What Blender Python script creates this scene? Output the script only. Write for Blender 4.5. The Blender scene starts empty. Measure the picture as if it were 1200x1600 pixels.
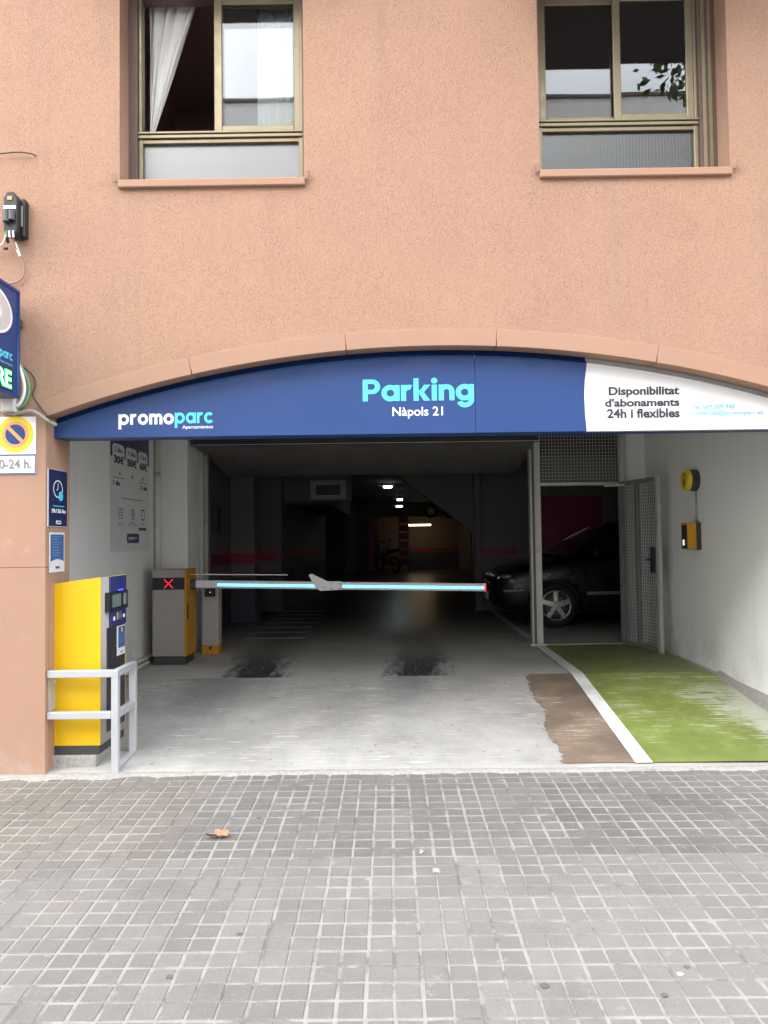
import bpy, bmesh, math, random
from mathutils import Matrix, Vector
R = math.radians
random.seed(7)
scn = bpy.context.scene
col = scn.collection

# ------------------------------------------------------------------ camera
cam = bpy.data.cameras.new('camera')
cam.sensor_fit = 'VERTICAL'; cam.sensor_height = 36.0
cam.lens = 36.0 * 1202 / 1600
cam.clip_end = 600
co = bpy.data.objects.new('camera', cam); col.objects.link(co)
YAW, PITCH, ROLL = R(0.356), R(2.006), R(0.72)
co.matrix_world = (Matrix.Translation((0, 0, 1.53)) @ Matrix.Rotation(YAW, 4, 'Z') @ Matrix.Rotation(R(90) + PITCH, 4, 'X')
                   @ Matrix.Rotation(-ROLL, 4, 'Z'))
scn.camera = co

# ------------------------------------------------------------------ sky, sun, exposure
SUN_AZ, SUN_EL = R(221), R(34)          # behind the camera, a little to its left
w = bpy.data.worlds.new('World'); scn.world = w; w.use_nodes = True
nt = w.node_tree; nt.nodes.clear()
out = nt.nodes.new('ShaderNodeOutputWorld'); bg = nt.nodes.new('ShaderNodeBackground')
sky = nt.nodes.new('ShaderNodeTexSky'); sky.sky_type = 'NISHITA'; sky.sun_disc = False
sky.sun_elevation = SUN_EL; sky.sun_rotation = SUN_AZ
sky.dust_density = 3.0; sky.air_density = 1.0
tc = nt.nodes.new('ShaderNodeTexCoord'); nz = nt.nodes.new('ShaderNodeTexNoise')
nz.inputs['Scale'].default_value = 3.0; nz.inputs['Detail'].default_value = 6
nt.links.new(tc.outputs['Generated'], nz.inputs['Vector'])
rp = nt.nodes.new('ShaderNodeValToRGB')
rp.color_ramp.elements[0].position = .30; rp.color_ramp.elements[0].color = (.45, .45, .45, 1)
rp.color_ramp.elements[1].position = .62; rp.color_ramp.elements[1].color = (.95, .95, .95, 1)
nt.links.new(nz.outputs['Fac'], rp.inputs['Fac'])
mx = nt.nodes.new('ShaderNodeMix'); mx.data_type = 'RGBA'
nt.links.new(rp.outputs['Color'], mx.inputs[0]); nt.links.new(sky.outputs['Color'], mx.inputs[6])
mx.inputs[7].default_value = (11.5, 11.9, 12.5, 1)      # thin bright overcast cloud
nt.links.new(mx.outputs[2], bg.inputs['Color']); bg.inputs['Strength'].default_value = 0.14
nt.links.new(bg.outputs[0], out.inputs[0])

sl = bpy.data.lights.new('sun', 'SUN'); sl.energy = .8; sl.angle = R(45); sl.color = (1, .96, .9)
so = bpy.data.objects.new('sun', sl); col.objects.link(so)
sd = Vector((math.sin(SUN_AZ) * math.cos(SUN_EL), math.cos(SUN_AZ) * math.cos(SUN_EL), math.sin(SUN_EL)))
so.rotation_euler = sd.to_track_quat('Z', 'Y').to_euler(); so.location = sd * 40
scn.view_settings.view_transform = 'Standard'; scn.view_settings.look = 'None'
scn.view_settings.exposure = 1.82; scn.view_settings.gamma = 1.0
scn.cycles.max_bounces = 8; scn.cycles.transparent_max_bounces = 12
scn.cycles.caustics_reflective = False; scn.cycles.caustics_refractive = False

# ------------------------------------------------------------------ materials
MATS = {}
class NB:
    def __init__(s, name):
        s.m = bpy.data.materials.new(name); s.m.use_nodes = True; s.t = s.m.node_tree; s.t.nodes.clear()
        s.o = s.t.nodes.new('ShaderNodeOutputMaterial'); s.p = s.t.nodes.new('ShaderNodeBsdfPrincipled')
        s.t.links.new(s.p.outputs[0], s.o.inputs[0])
        s.geo = s.t.nodes.new('ShaderNodeNewGeometry'); s.pos = s.geo.outputs['Position']
        MATS[name] = s.m
    def n(s, ty, **kw):
        d = s.t.nodes.new(ty)
        for k, v in kw.items(): setattr(d, k, v)
        return d
    def put(s, sock, v):
        if isinstance(v, bpy.types.NodeSocket): s.t.links.new(v, sock)
        elif v is not None: sock.default_value = v
    def math(s, op, a, b=None, c=None, clamp=False):
        d = s.n('ShaderNodeMath', operation=op); d.use_clamp = clamp
        s.put(d.inputs[0], a); s.put(d.inputs[1], b); s.put(d.inputs[2], c); return d.outputs[0]
    def mapped(s, scale, vec=None):
        d = s.n('ShaderNodeMapping'); s.put(d.inputs[0], vec or s.pos); d.inputs['Scale'].default_value = scale; return d.outputs[0]
    def noise(s, scale, detail=4, rough=.55, vec=None):
        d = s.n('ShaderNodeTexNoise'); s.put(d.inputs['Vector'], vec or s.pos); d.inputs['Scale'].default_value = scale
        d.inputs['Detail'].default_value = detail; d.inputs['Roughness'].default_value = rough; return d.outputs['Fac']
    def ramp(s, v, a, b, lo=0., hi=1.):
        d = s.n('ShaderNodeMapRange'); d.interpolation_type = 'SMOOTHSTEP'; s.put(d.inputs[0], v)
        d.inputs[1].default_value = a; d.inputs[2].default_value = b; d.inputs[3].default_value = lo; d.inputs[4].default_value = hi
        return d.outputs[0]
    def mix(s, f, a, b, mode='MIX'):
        d = s.n('ShaderNodeMix', data_type='RGBA', blend_type=mode); s.put(d.inputs[0], f)
        for i, v in ((6, a), (7, b)):
            s.put(d.inputs[i], v if isinstance(v, bpy.types.NodeSocket) else (*v, 1)); 
        return d.outputs[2]
    def xyz(s):
        d = s.n('ShaderNodeSeparateXYZ'); s.put(d.inputs[0], s.pos); return d.outputs
    def bump(s, h, strength, dist=.01, nrm=None):
        d = s.n('ShaderNodeBump'); s.put(d.inputs['Height'], h); d.inputs['Strength'].default_value = strength
        d.inputs['Distance'].default_value = dist; s.put(d.inputs['Normal'], nrm); return d.outputs[0]
    def done(s, base, rough=.6, normal=None, metal=0., spec=.5, emit=None, estr=0., coat=0.):
        p = s.p
        s.put(p.inputs['Base Color'], base if isinstance(base, bpy.types.NodeSocket) else (*base, 1)); s.put(p.inputs['Roughness'], rough)
        s.put(p.inputs['Metallic'], metal); s.put(p.inputs['Specular IOR Level'], spec); s.put(p.inputs['Coat Weight'], coat)
        if normal is not None: s.put(p.inputs['Normal'], normal)
        if emit: p.inputs['Emission Color'].default_value = (*emit, 1); p.inputs['Emission Strength'].default_value = estr
        return s.m
def mul(c, k): return tuple(min(1, v * k) for v in c)
def simple(name, c, rough=.5, var=.12, sc=3., bump=.0, bsc=80., metal=0., spec=.5, emit=None, estr=0., coat=0., fine=.0):
    b = NB(name)
    n = b.noise(sc, 5)
    base = b.mix(n, mul(c, 1 - var), mul(c, 1 + var))
    if fine: base = b.mix(b.ramp(b.noise(bsc, 3), .35, .6), mul(c, 1 - fine), base)
    r = b.ramp(b.noise(sc * 2.7, 4), .3, .7, max(.02, rough - .08), min(1, rough + .08))
    nr = b.bump(b.noise(bsc, 4), bump, .004) if bump else None
    return b.done(base, r, nr, metal, spec, emit, estr, coat)

SALMON = (.408, .247, .173)
# rough dragged render of the facade
b = NB('stucco')
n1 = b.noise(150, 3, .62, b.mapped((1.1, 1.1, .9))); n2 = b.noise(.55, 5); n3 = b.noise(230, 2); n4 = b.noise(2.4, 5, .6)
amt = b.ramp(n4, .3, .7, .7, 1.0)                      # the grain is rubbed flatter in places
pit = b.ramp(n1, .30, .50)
base = b.mix(b.ramp(n2, .3, .7), (.403, .238, .173), (.416, .255, .171))
base = b.mix(b.ramp(n4, .4, .7, 0, .22), base, mul(SALMON, .90))
stain = b.ramp(b.noise(1.0, 5, .6, b.mapped((7, 7, .3))), .52, .76, 0, .42)
base = b.mix(stain, base, (.31, .205, .16))
base = b.mix(b.ramp(b.noise(11, 6, .8), .70, .76, 0, .4), base, (.45, .31, .245))
base = b.mix(b.math('MULTIPLY', b.math('SUBTRACT', 1, pit), amt), base, mul(SALMON, .70))  # small shadows of the pits put into the colour, besides the bump
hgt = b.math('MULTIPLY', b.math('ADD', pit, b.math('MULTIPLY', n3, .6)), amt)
b.done(base, .93, b.bump(hgt, .55, .007), spec=.25)
# smooth painted render: trim, pillar reveal, sills
b = NB('smooth_render')
base = b.mix(b.noise(1.7, 6), mul(SALMON, .84), mul(SALMON, .99))
base = b.mix(b.ramp(b.noise(40, 3), .62, .75, 0, .35), base, mul(SALMON, .6))
base = b.mix(b.ramp(b.noise(6, 5, .7, b.mapped((1, 1, .3))), .56, .8, 0, .25), base, (.42, .30, .26))
b.done(base, .85, b.bump(b.noise(120, 4), .25, .004), spec=.3)
# pillar face: rolled paint
b = NB('pillar_paint')
base = b.mix(b.noise(1.3, 6), mul(SALMON, .86), mul(SALMON, 1.0))
base = b.mix(b.ramp(b.noise(5, 6, .7), .58, .8, 0, .3), base, (.66, .45, .36))
z = b.xyz()[2]
base = b.mix(b.math('MULTIPLY', b.ramp(z, .35, .0), b.ramp(b.noise(9, 5), .35, .7), clamp=True), base, (.40, .29, .24))
b.done(base, .85, b.bump(b.noise(90, 4), .35, .004), spec=.3)

def plaster(name, c, scuff=.5):
    b = NB(name)
    base = b.mix(b.noise(.8, 5), mul(c, .93), mul(c, 1.05))
    z = b.xyz()[2]
    d = b.math('MULTIPLY', b.ramp(z, .85, .22), b.ramp(b.noise(3.2, 6, .65), .40, .72), clamp=True)
    base = b.mix(b.math('MULTIPLY', d, scuff), base, mul(c, .45))
    base = b.mix(b.ramp(b.noise(5.5, 6, .75, b.mapped((1, 1, .5))), .62, .74, 0, .34), base, mul(c, .6))
    base = b.mix(b.ramp(b.noise(1, 5, .6, b.mapped((5, 5, .4))), .52, .75, 0, .2), base, mul(c, .7))
    return b.done(base, .75, b.bump(b.noise(35, 5), .18, .006), spec=.35)
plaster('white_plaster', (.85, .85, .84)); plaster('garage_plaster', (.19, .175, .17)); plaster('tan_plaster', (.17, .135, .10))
plaster('opposite_render', (.76, .73, .68), .1)
simple('garage_red', (.26, .02, .06), .5, .2, 2); simple('garage_navy', (.05, .05, .075), .5, .2, 2)
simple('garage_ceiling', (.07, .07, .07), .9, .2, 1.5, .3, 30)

CONC = (.435, .42, .395)
def concrete(name, smooth):
    b = NB(name)
    x, y, z = b.xyz()
    streak = b.noise(1, 6, .7, b.mapped((3.4, 46, 1))); cloud = b.noise(1.3, 6, .6); fine = b.noise(60, 4)
    base = b.mix(b.ramp(cloud, .3, .7), mul(CONC, .92 if smooth else .70), mul(CONC, 1.16 if smooth else 1.0))
    base = b.mix(b.ramp(b.noise(4.5, 6, .7), .45, .75, 0, .35), base, (.40, .36, .32) if smooth else (.55, .53, .50))
    base = b.mix(b.ramp(fine, .62, .72, 0, .4), base, mul(CONC, .55))
    if not smooth:      # raked apron: pale scratches, tyre film
        base = b.mix(b.math('MULTIPLY', b.ramp(streak, .575, .61, 0, .85), b.ramp(b.noise(1.8, 4), .35, .65)), base, (.66, .64, .61))
        base = b.mix(b.ramp(b.noise(1, 5, .6, b.mapped((3.2, .45, 1))), .48, .72, 0, .38), base, (.27, .265, .265))
        base = b.mix(b.ramp(streak, .42, .30, 0, .35), base, (.24, .235, .23))
        for x0, wd in ((-1.62, .42), (.15, .34)):
            m = b.math('MULTIPLY', b.ramp(b.math('ABSOLUTE', b.math('SUBTRACT', x, x0)), wd, .05), b.ramp(y, 5.2, 7.1), clamp=True)
            m = b.math('MULTIPLY', m, b.ramp(b.noise(3, 5), .2, .75, .3, .9))
            base = b.mix(m, base, (.19, .19, .195))
        m = b.ramp(b.noise(4.2, 5, .65), .64, .70, 0, .55); base = b.mix(m, base, (.20, .185, .17))
        m = b.ramp(b.noise(19, 4, .6), .66, .70, 0, .75); base = b.mix(m, base, (.12, .115, .11))
        m = b.ramp(b.noise(1, 5, .7, b.mapped((9, 30, 1))), .68, .72, 0, .8); base = b.mix(m, base, (.70, .69, .66))
        edge = b.ramp(b.math('ADD', y, b.math('MULTIPLY', b.noise(8, 4), .12)), 5.24, 5.10)
        base = b.mix(b.math('MULTIPLY', edge, .5), base, (.45, .43, .40))
        h = b.noise(1, 5, .7, b.mapped((3, 110, 1)))
        return b.done(base, .8, b.bump(h, .55, .012), spec=.3)
    base = b.mix(b.ramp(streak, .62, .75, 0, .25), base, (.55, .53, .5))
    fl = b.math('ADD', b.math('MULTIPLY', b.noise(1, 6, .75, b.mapped((34, 2.2, 1))), .62), b.math('MULTIPLY', b.noise(16, 6, .8), .38))
    for x0, wd, x1 in ((-1.26, .33, -.12), (.25, .33, .06)):       # rubber scrubbed off where cars crest the ramp
        xc = b.math('ADD', b.math('MULTIPLY', b.math('SUBTRACT', y, 7.2), x1), x0)
        dx = b.math('ABSOLUTE', b.math('SUBTRACT', x, xc))
        dx = b.math('ADD', dx, b.math('MULTIPLY', b.math('SUBTRACT', b.noise(1, 6, .75, b.mapped((11, 2.4, 1))), .5), .8))
        m = b.math('MULTIPLY', b.ramp(dx, wd * 1.1, wd * .35), b.math('MULTIPLY', b.ramp(y, 7.19, 7.24), b.ramp(y, 9.9, 7.5)))
        m = b.math('MULTIPLY', m, b.ramp(fl, .38, .47, .18, .97), clamp=True)
        base = b.mix(m, base, (.022, .022, .026))
    for x0 in (-1.35, .3):
        m = b.math('MULTIPLY', b.ramp(b.math('ABSOLUTE', b.math('SUBTRACT', x, x0)), .5, .1), b.ramp(y, 8.2, 10))
        base = b.mix(b.math('MULTIPLY', m, .55), base, (.07, .07, .075))
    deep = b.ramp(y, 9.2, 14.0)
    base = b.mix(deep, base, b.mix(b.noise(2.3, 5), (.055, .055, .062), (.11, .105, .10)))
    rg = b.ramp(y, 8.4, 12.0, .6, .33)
    return b.done(base, rg, b.bump(b.noise(25, 4), .08, .004), spec=.4)
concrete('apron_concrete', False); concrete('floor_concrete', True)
simple('raw_concrete', (.34, .325, .30), .9, .2, 4, .7, 45, fine=.2)

def paint(name, c, worn, amount, edge=None):
    b = NB(name)
    x, y, z = b.xyz()
    st = b.noise(1, 6, .72, b.mapped((2.6, 46, 1))); cl = b.noise(2.2, 6, .65)
    base = b.mix(b.ramp(cl, .3, .7), mul(c, .74), mul(c, 1.2))
    base = b.mix(b.ramp(y, 7.17, 7.23, 0, .4), base, mul((.29, .31, .18) if c[1] > c[0] * 1.2 else c, .8))
    m = b.ramp(b.math('ADD', b.math('MULTIPLY', st, .62), b.math('MULTIPLY', cl, .38)), .555, .60, 0, amount)
    m = b.math('MULTIPLY', m, b.ramp(y, 7.25, 7.1, .12, 1))
    if edge:
        ww = b.math('ADD', b.math('MULTIPLY', b.math('SUBTRACT', st, .5), 2.0), b.math('MULTIPLY', b.math('SUBTRACT', cl, .5), 1.6))
        e = b.math('MULTIPLY', b.ramp(b.math('ADD', ww, x), edge[0], edge[1]), b.ramp(y, 7.0, 6.5))
        m = b.math('MAXIMUM', m, b.math('MULTIPLY', e, .85), clamp=True)
    base = b.mix(m, base, worn)
    return b.done(base, b.ramp(y, 7.1, 7.3, .7, .38), b.bump(b.noise(1, 4, .7, b.mapped((2.2, 70, 1))), .4, .008), spec=.35)
paint('green_paint', (.20, .25, .06), (.48, .49, .42), .85, (2.58, 2.78))
paint('brown_paint', (.21, .155, .115), (.44, .37, .31), .75)
paint('white_paint', (.80, .80, .79), (.5, .49, .47), .35)

# pavement tiles: tone from each tile's own colour
b = NB('tile_cement')
oi = b.n('ShaderNodeObjectInfo')
base = b.mix(b.noise(7, 6, .65), (.138, .131, .122), (.205, .195, .182))
base = b.mix(1.0, base, oi.outputs['Color'], 'MULTIPLY')
base = b.mix(b.ramp(b.noise(150, 2), .60, .72, 0, .5), base, (.32, .31, .295))
base = b.mix(b.ramp(b.noise(170, 2, .5, b.mapped((1.1, 1, 1))), .62, .72, 0, .55), base, (.10, .10, .10))
base = b.mix(b.ramp(b.noise(10, 6, .75), .60, .70, 0, .5), base, (.31, .30, .285))
base = b.mix(b.ramp(b.noise(1.1, 5, .6), .50, .68, 0, .45), base, (.215, .192, .172))
b.done(base, .78, b.bump(b.noise(210, 3), .35, .003), spec=.35)
b = NB('joint_mortar')
base = b.mix(b.noise(14, 5, .7), (.225, .214, .198), (.375, .358, .332))
base = b.mix(b.ramp(b.noise(3.2, 6, .75), .45, .64, 0, .9), base, (.14, .133, .125))
b.done(base, .95, b.bump(b.noise(160, 4), .6, .004), spec=.2)
simple('joint_pale', (.36, .345, .32), .9, .2, 60, .5, 200); simple('asphalt', (.055, .055, .057), .9, .25, 2, .6, 120, fine=.3)

simple('sign_blue', (.009, .045, .182), .42, .06, 1.2, spec=.5)
simple('sign_white', (.76, .76, .76), .42, .03, 1.2)
simple('sign_navy', (.018, .026, .095), .35, .1, 2)
simple('ink_cyan', (.10, .62, .80), .45, .04); simple('ink_pale_blue', (.20, .48, .68), .45, .04)
simple('ink_white', (.84, .84, .84), .45, .03); simple('ink_grey', (.075, .07, .085), .5, .05); simple('ink_dark', (.035, .033, .045), .5, .05); simple('ink_black', (.02, .02, .025), .5, .05)
simple('poster_cyan', (.10, .35, .50), .45, .05); simple('grille_wire', (.62, .61, .60), .5, .1, 9, metal=.2); simple('poster_blue', (.06, .12, .30), .35, .1); simple('poster_white', (.72, .72, .72), .4, .05)
simple('plate_white', (.78, .77, .76), .45, .06, 6); simple('plate_yellow', (.80, .56, .02), .45, .08, 5); simple('plate_orange', (.70, .32, .13), .5, .1, 5)
simple('ink_faded', (.22, .24, .27), .5, .35, 25); simple('ring_grey', (.55, .52, .53), .4, .04)
simple('kiosk_yellow', (.72, .44, .0), .38, .04, 2, coat=.1); simple('unit_orange', (.60, .27, .012), .45, .12, 3)
simple('kiosk_grey', (.46, .45, .43), .5, .06, 3); simple('unit_grey', (.36, .34, .32), .45, .12, 4, metal=.2)
simple('kiosk_blue', (.030, .032, .145), .4, .1); simple('charcoal', (.045, .047, .052), .5, .15, 4); simple('kiosk_dark', (.035, .03, .036), .45, .1)
simple('black_plastic', (.016, .016, .018), .45, .2, 6); simple('grey_plastic', (.22, .22, .22), .5, .1)
simple('screen_glass', (.035, .045, .042), .12, .1)
simple('rail_paint', (.50, .51, .53), .42, .06, 5, .1, 150, metal=.35)
simple('gate_grey', (.24, .24, .24), .5, .25, 9, .15, 120, metal=.3); simple('galvanised', (.50, .495, .48), .5, .22, 9, .15, 120, metal=.25); simple('dark_steel', (.10, .10, .105), .5, .2, 8, metal=.5)
simple('door_panel', (.18, .165, .16), .65, .2, 2, .1, 60); simple('door_black', (.022, .022, .026), .45, .2)
simple('bronze_frame', (.25, .21, .14), .38, .08, 6, metal=.55, spec=.4); simple('bronze_dark', (.135, .09, .075), .5, .12, 5, metal=.2)
simple('pvc_white', (.66, .65, .60), .5, .1, 6); simple('pipe_grey', (.42, .41, .38), .5, .12, 6)
simple('cable_grey', (.30, .28, .26), .6, .2, 9); simple('cable_green', (.12, .30, .14), .5, .1); simple('cable_dark', (.03, .03, .03), .6, .2)
simple('cable_salmon', mul(SALMON, .8), .7, .15, 9)
simple('arm_white', (.74, .74, .75), .4, .04)
simple('room_dark', (.50, .37, .37), .9, .2, 2)
simple('car_paint', (.006, .006, .009), .34, .1, 2, coat=.2, spec=.35); simple('car_glass', (.004, .005, .006), .12, .1, spec=.3); simple('tyre', (.018, .018, .018), .85, .2, 20)
simple('alloy', (.50, .49, .48), .32, .08, 8, metal=.8); simple('chrome', (.75, .75, .76), .12, .03, metal=1.0); simple('lens', (.16, .17, .18), .08, .05, coat=1)
simple('amber', (.7, .3, .03), .2, .1); simple('bike_grey', (.32, .33, .35), .3, .1, 4)
simple('dry_leaf', (.33, .185, .10), .7, .3, 40, .4, 90); simple('gum', (.11, .105, .10), .8, .2, 30); simple('gum_pale', (.75, .75, .74), .7, .1, 30)
simple('bark', (.13, .10, .08), .9, .3, 12, .6, 40)
def emis(name, c, e, basec=(.02, .02, .02)): simple(name, basec, .4, .02, emit=c, estr=e)
emis('led_cyan', (.06, .50, 1.0), 1.5, (.3, .5, .7)); emis('led_red', (1, .02, .05), .45); emis('led_green', (.02, 1.0, .14), 1.3)
emis('led_pale_green', (.65, 1.0, .75), 1.3); emis('tube_warm', (1, .70, .42), 5); emis('lamp_cool', (.85, 1.0, .95), 5); emis('led_blue', (.05, .05, 1.0), 1.2)
emis('led_white', (1, 1, 1), .5); emis('led_pink', (1, .3, .5), .5)
emis('screen_lit', (.12, .17, .16), .25)

def glass(name, tint, fac0, ior, ribs=None, frost=0.):
    b = NB(name); b.t.nodes.remove(b.p)
    tr = b.n('ShaderNodeBsdfTransparent'); tr.inputs[0].default_value = (*tint, 1)
    gl = b.n('ShaderNodeBsdfGlossy'); gl.inputs['Roughness'].default_value = frost; gl.inputs[0].default_value = (1, 1, 1, 1)
    fr = b.n('ShaderNodeFresnel'); fr.inputs[0].default_value = ior
    fac = b.math('ADD', fr.outputs[0], fac0, clamp=True)
    h = b.noise(1.1, 2)
    nr = b.bump(h, .02, .02)
    if ribs:
        wv = b.n('ShaderNodeTexWave', wave_type='BANDS', bands_direction='X'); b.put(wv.inputs['Vector'], b.pos); wv.inputs['Scale'].default_value = ribs
        wv.inputs['Distortion'].default_value = .2
        wz = b.n('ShaderNodeTexWave', wave_type='BANDS', bands_direction='Z'); b.put(wz.inputs['Vector'], b.pos); wz.inputs['Scale'].default_value = ribs * .8
        nr = b.bump(b.math('ADD', wv.outputs['Fac'], b.math('MULTIPLY', wz.outputs['Fac'], .25)), .16, .003)
    b.put(gl.inputs['Normal'], nr)
    ms = b.n('ShaderNodeMixShader'); b.put(ms.inputs[0], fac); b.t.links.new(tr.outputs[0], ms.inputs[1]); b.t.links.new(gl.outputs[0], ms.inputs[2])
    b.t.links.new(ms.outputs[0], b.o.inputs[0]); return b.m
glass('pane_glass', (.93, .95, .95), .012, 1.48); glass('obscure_glass', (.55, .57, .58), .10, 1.6, None, .35); glass('ribbed_glass', (.45, .47, .49), .05, 1.6, 14, .22)
b = NB('curtain_cloth')
base = b.mix(b.noise(30, 3), (.82, .80, .77), (.88, .87, .85)); b.done(base, .9, spec=.1)
b.p.inputs['Transmission Weight'].default_value = .0
b = NB('leaf_green'); base = b.mix(b.noise(3, 2), (.035, .075, .022), (.085, .15, .04)); b.done(base, .5)

# ------------------------------------------------------------------ builders
ROOT = {}
def cprop(o, label=None, cat=None, group=None, kind=None):
    if label: o['label'] = label
    if cat: o['category'] = cat
    if group: o['group'] = group
    if kind: o['kind'] = kind
    return o
def thing(name, loc, label, cat, group=None, rot=(0, 0, 0)):
    o = bpy.data.objects.new(name, None); o.empty_display_size = .2; col.objects.link(o); o.location = loc; o.rotation_euler = rot
    ROOT[o] = Vector(loc); cprop(o, label, cat, group); return o
def base_of(p):
    v = Vector((0, 0, 0))
    while p is not None: v += ROOT.get(p, Vector()); p = p.parent
    return v
def link(name, me, mat, parent=None, local=False, smooth=False):
    """mesh in world coordinates (or the parent's own when local) becomes one object"""
    o = bpy.data.objects.new(name, me); col.objects.link(o)
    if mat and not me.materials: me.materials.append(MATS[mat])
    if smooth:
        for p in me.polygons: p.use_smooth = True
    if parent is not None:
        if not local: me.transform(Matrix.Translation(-base_of(parent)))
        o.parent = parent; ROOT[o] = Vector()
    elif not local and len(me.vertices):
        xs = [v.co for v in me.vertices]
        c = Vector(((min(v.x for v in xs) + max(v.x for v in xs)) / 2, (min(v.y for v in xs) + max(v.y for v in xs)) / 2, min(v.z for v in xs)))
        me.transform(Matrix.Translation(-c)); o.location = c; ROOT[o] = c
    else: ROOT[o] = Vector()
    return o
class B:
    """collects shapes into one mesh"""
    def __init__(s): s.bm = bmesh.new()
    def box(s, x0, x1, y0, y1, z0, z1, bev=0., seg=1, M=None):
        r = bmesh.ops.create_cube(s.bm, size=1)
        vs = r['verts']
        for v in vs: v.co = Vector(((x0 + x1) / 2 + v.co.x * (x1 - x0), (y0 + y1) / 2 + v.co.y * (y1 - y0), (z0 + z1) / 2 + v.co.z * (z1 - z0)))
        if bev:
            es = list({e for v in vs for e in v.link_edges})
            r2 = bmesh.ops.bevel(s.bm, geom=es, offset=bev, segments=seg, affect='EDGES', profile=.5)
            vs = list({v for f in r2['faces'] for v in f.verts} | {v for v in vs if v.is_valid})
            seen = set(vs); st = list(vs)
            while st:
                v = st.pop()
                for e in v.link_edges:
                    o = e.other_vert(v)
                    if o not in seen: seen.add(o); st.append(o)
            vs = list(seen)
        if M is not None:
            for v in vs: v.co = M @ v.co
        return s
    def cyl(s, a, b, r, r2=None, n=16, cap=True):
        a = Vector(a); b = Vector(b); d = b - a
        M = Matrix.Translation((a + b) / 2) @ d.to_track_quat('Z', 'Y').to_matrix().to_4x4()
        bmesh.ops.create_cone(s.bm, cap_ends=cap, segments=n, radius1=r, radius2=r if r2 is None else r2, depth=d.length, matrix=M); return s
    def ball(s, c, r, n=12, sc=(1, 1, 1)):
        M = Matrix.Translation(c) @ Matrix.Diagonal((*sc, 1))
        bmesh.ops.create_uvsphere(s.bm, u_segments=n, v_segments=max(6, n // 2), radius=r, matrix=M); return s
    def bar(s, a, b, w, h, up=(0, 0, 1), bev=0.):
        a = Vector(a); b = Vector(b); d = (b - a); L = d.length; y = d.normalized(); x = y.cross(Vector(up)).normalized(); z = x.cross(y)
        M = Matrix((x, y, z)).transposed().to_4x4(); M.translation = (a + b) / 2
        return s.box(-w / 2, w / 2, -L / 2, L / 2, -h / 2, h / 2, bev, 1, M)
    def quad(s, *p): s.bm.faces.new([s.bm.verts.new(q) for q in p]); return s
    def grid(s, rows):
        vv = [[s.bm.verts.new(p) for p in r] for r in rows]
        for i in range(len(vv) - 1):
            for j in range(len(vv[0]) - 1): s.bm.faces.new((vv[i][j], vv[i][j + 1], vv[i + 1][j + 1], vv[i + 1][j]))
        return s
    def torus(s, c, R0, r, axis='Y', n=32, m=10, sy=1.):
        c = Vector(c); rows = []
        for i in range(n + 1):
            a = 2 * math.pi * (i % n) / n; row = []
            for j in range(m):
                t = 2 * math.pi * j / m; rr = R0 + r * math.cos(t); hh = r * sy * math.sin(t)
                p = {'Y': (rr * math.cos(a), hh, rr * math.sin(a)), 'X': (hh, rr * math.cos(a), rr * math.sin(a)), 'Z': (rr * math.cos(a), rr * math.sin(a), hh)}[axis]
                row.append(c + Vector(p))
            row.append(row[0]); rows.append(row)
        s.grid(rows); bmesh.ops.remove_doubles(s.bm, verts=s.bm.verts, dist=1e-6); return s
    def add(s, me, M=None):
        if M is not None: me.transform(M)
        s.bm.from_mesh(me); return s
    def mesh(s, name='m', recalc=True):
        if recalc: bmesh.ops.recalc_face_normals(s.bm, faces=s.bm.faces)
        me = bpy.data.meshes.new(name); s.bm.to_mesh(me); s.bm.free(); return me
    def build(s, name, mat, parent=None, local=False, smooth=False):
        return link(name, s.mesh(name), mat, parent, local, smooth)
# planes: local (u, v, out)
def FRONT(Y): return Matrix(((1, 0, 0, 0), (0, 0, -1, Y), (0, 1, 0, 0), (0, 0, 0, 1)))          # faces the street
def SIDE(X): return Matrix(((0, 0, 1, X), (1, 0, 0, 0), (0, 1, 0, 0), (0, 0, 0, 1)))             # faces right, u = depth
def SIDER(X): return Matrix(((0, 0, -1, X), (-1, 0, 0, 0), (0, 1, 0, 0), (0, 0, 0, 1)))          # faces left, u = -depth
def GROUND(Z): return Matrix(((1, 0, 0, 0), (0, 1, 0, 0), (0, 0, 1, Z), (0, 0, 0, 1)))
def shape(loops, thick, M, bevel=0.):
    """filled outline with holes, front face on the plane M, body behind it"""
    cu = bpy.data.curves.new('s', 'CURVE'); cu.dimensions = '2D'; cu.fill_mode = 'BOTH'; cu.extrude = thick / 2
    if bevel: cu.bevel_depth = bevel; cu.offset = -bevel; cu.extrude = max(0, thick / 2 - bevel); cu.bevel_resolution = 1
    for lp in loops:
        sp = cu.splines.new('POLY'); sp.points.add(len(lp) - 1)
        for p, q in zip(sp.points, lp): p.co = (q[0], q[1], 0, 1)
        sp.use_cyclic_u = True
    o = bpy.data.objects.new('s', cu); me = bpy.data.meshes.new_from_object(o); bpy.data.objects.remove(o); bpy.data.curves.remove(cu)
    me.materials.clear()
    me.transform(M @ Matrix.Translation((0, 0, -thick / 2))); return me
def rrect(x0, y0, x1, y1, r=0., n=6):
    if r <= 0: return [(x0, y0), (x1, y0), (x1, y1), (x0, y1)]
    o = []
    for cx, cy, a in ((x1 - r, y0 + r, -90), (x1 - r, y1 - r, 0), (x0 + r, y1 - r, 90), (x0 + r, y0 + r, 180)):
        for i in range(n + 1): t = R(a + 90 * i / n); o.append((cx + r * math.cos(t), cy + r * math.sin(t)))
    return o
def circ(cx, cy, r, n=40, sy=1.): return [(cx + r * math.cos(2 * math.pi * i / n), cy + sy * r * math.sin(2 * math.pi * i / n)) for i in range(n)]
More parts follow.
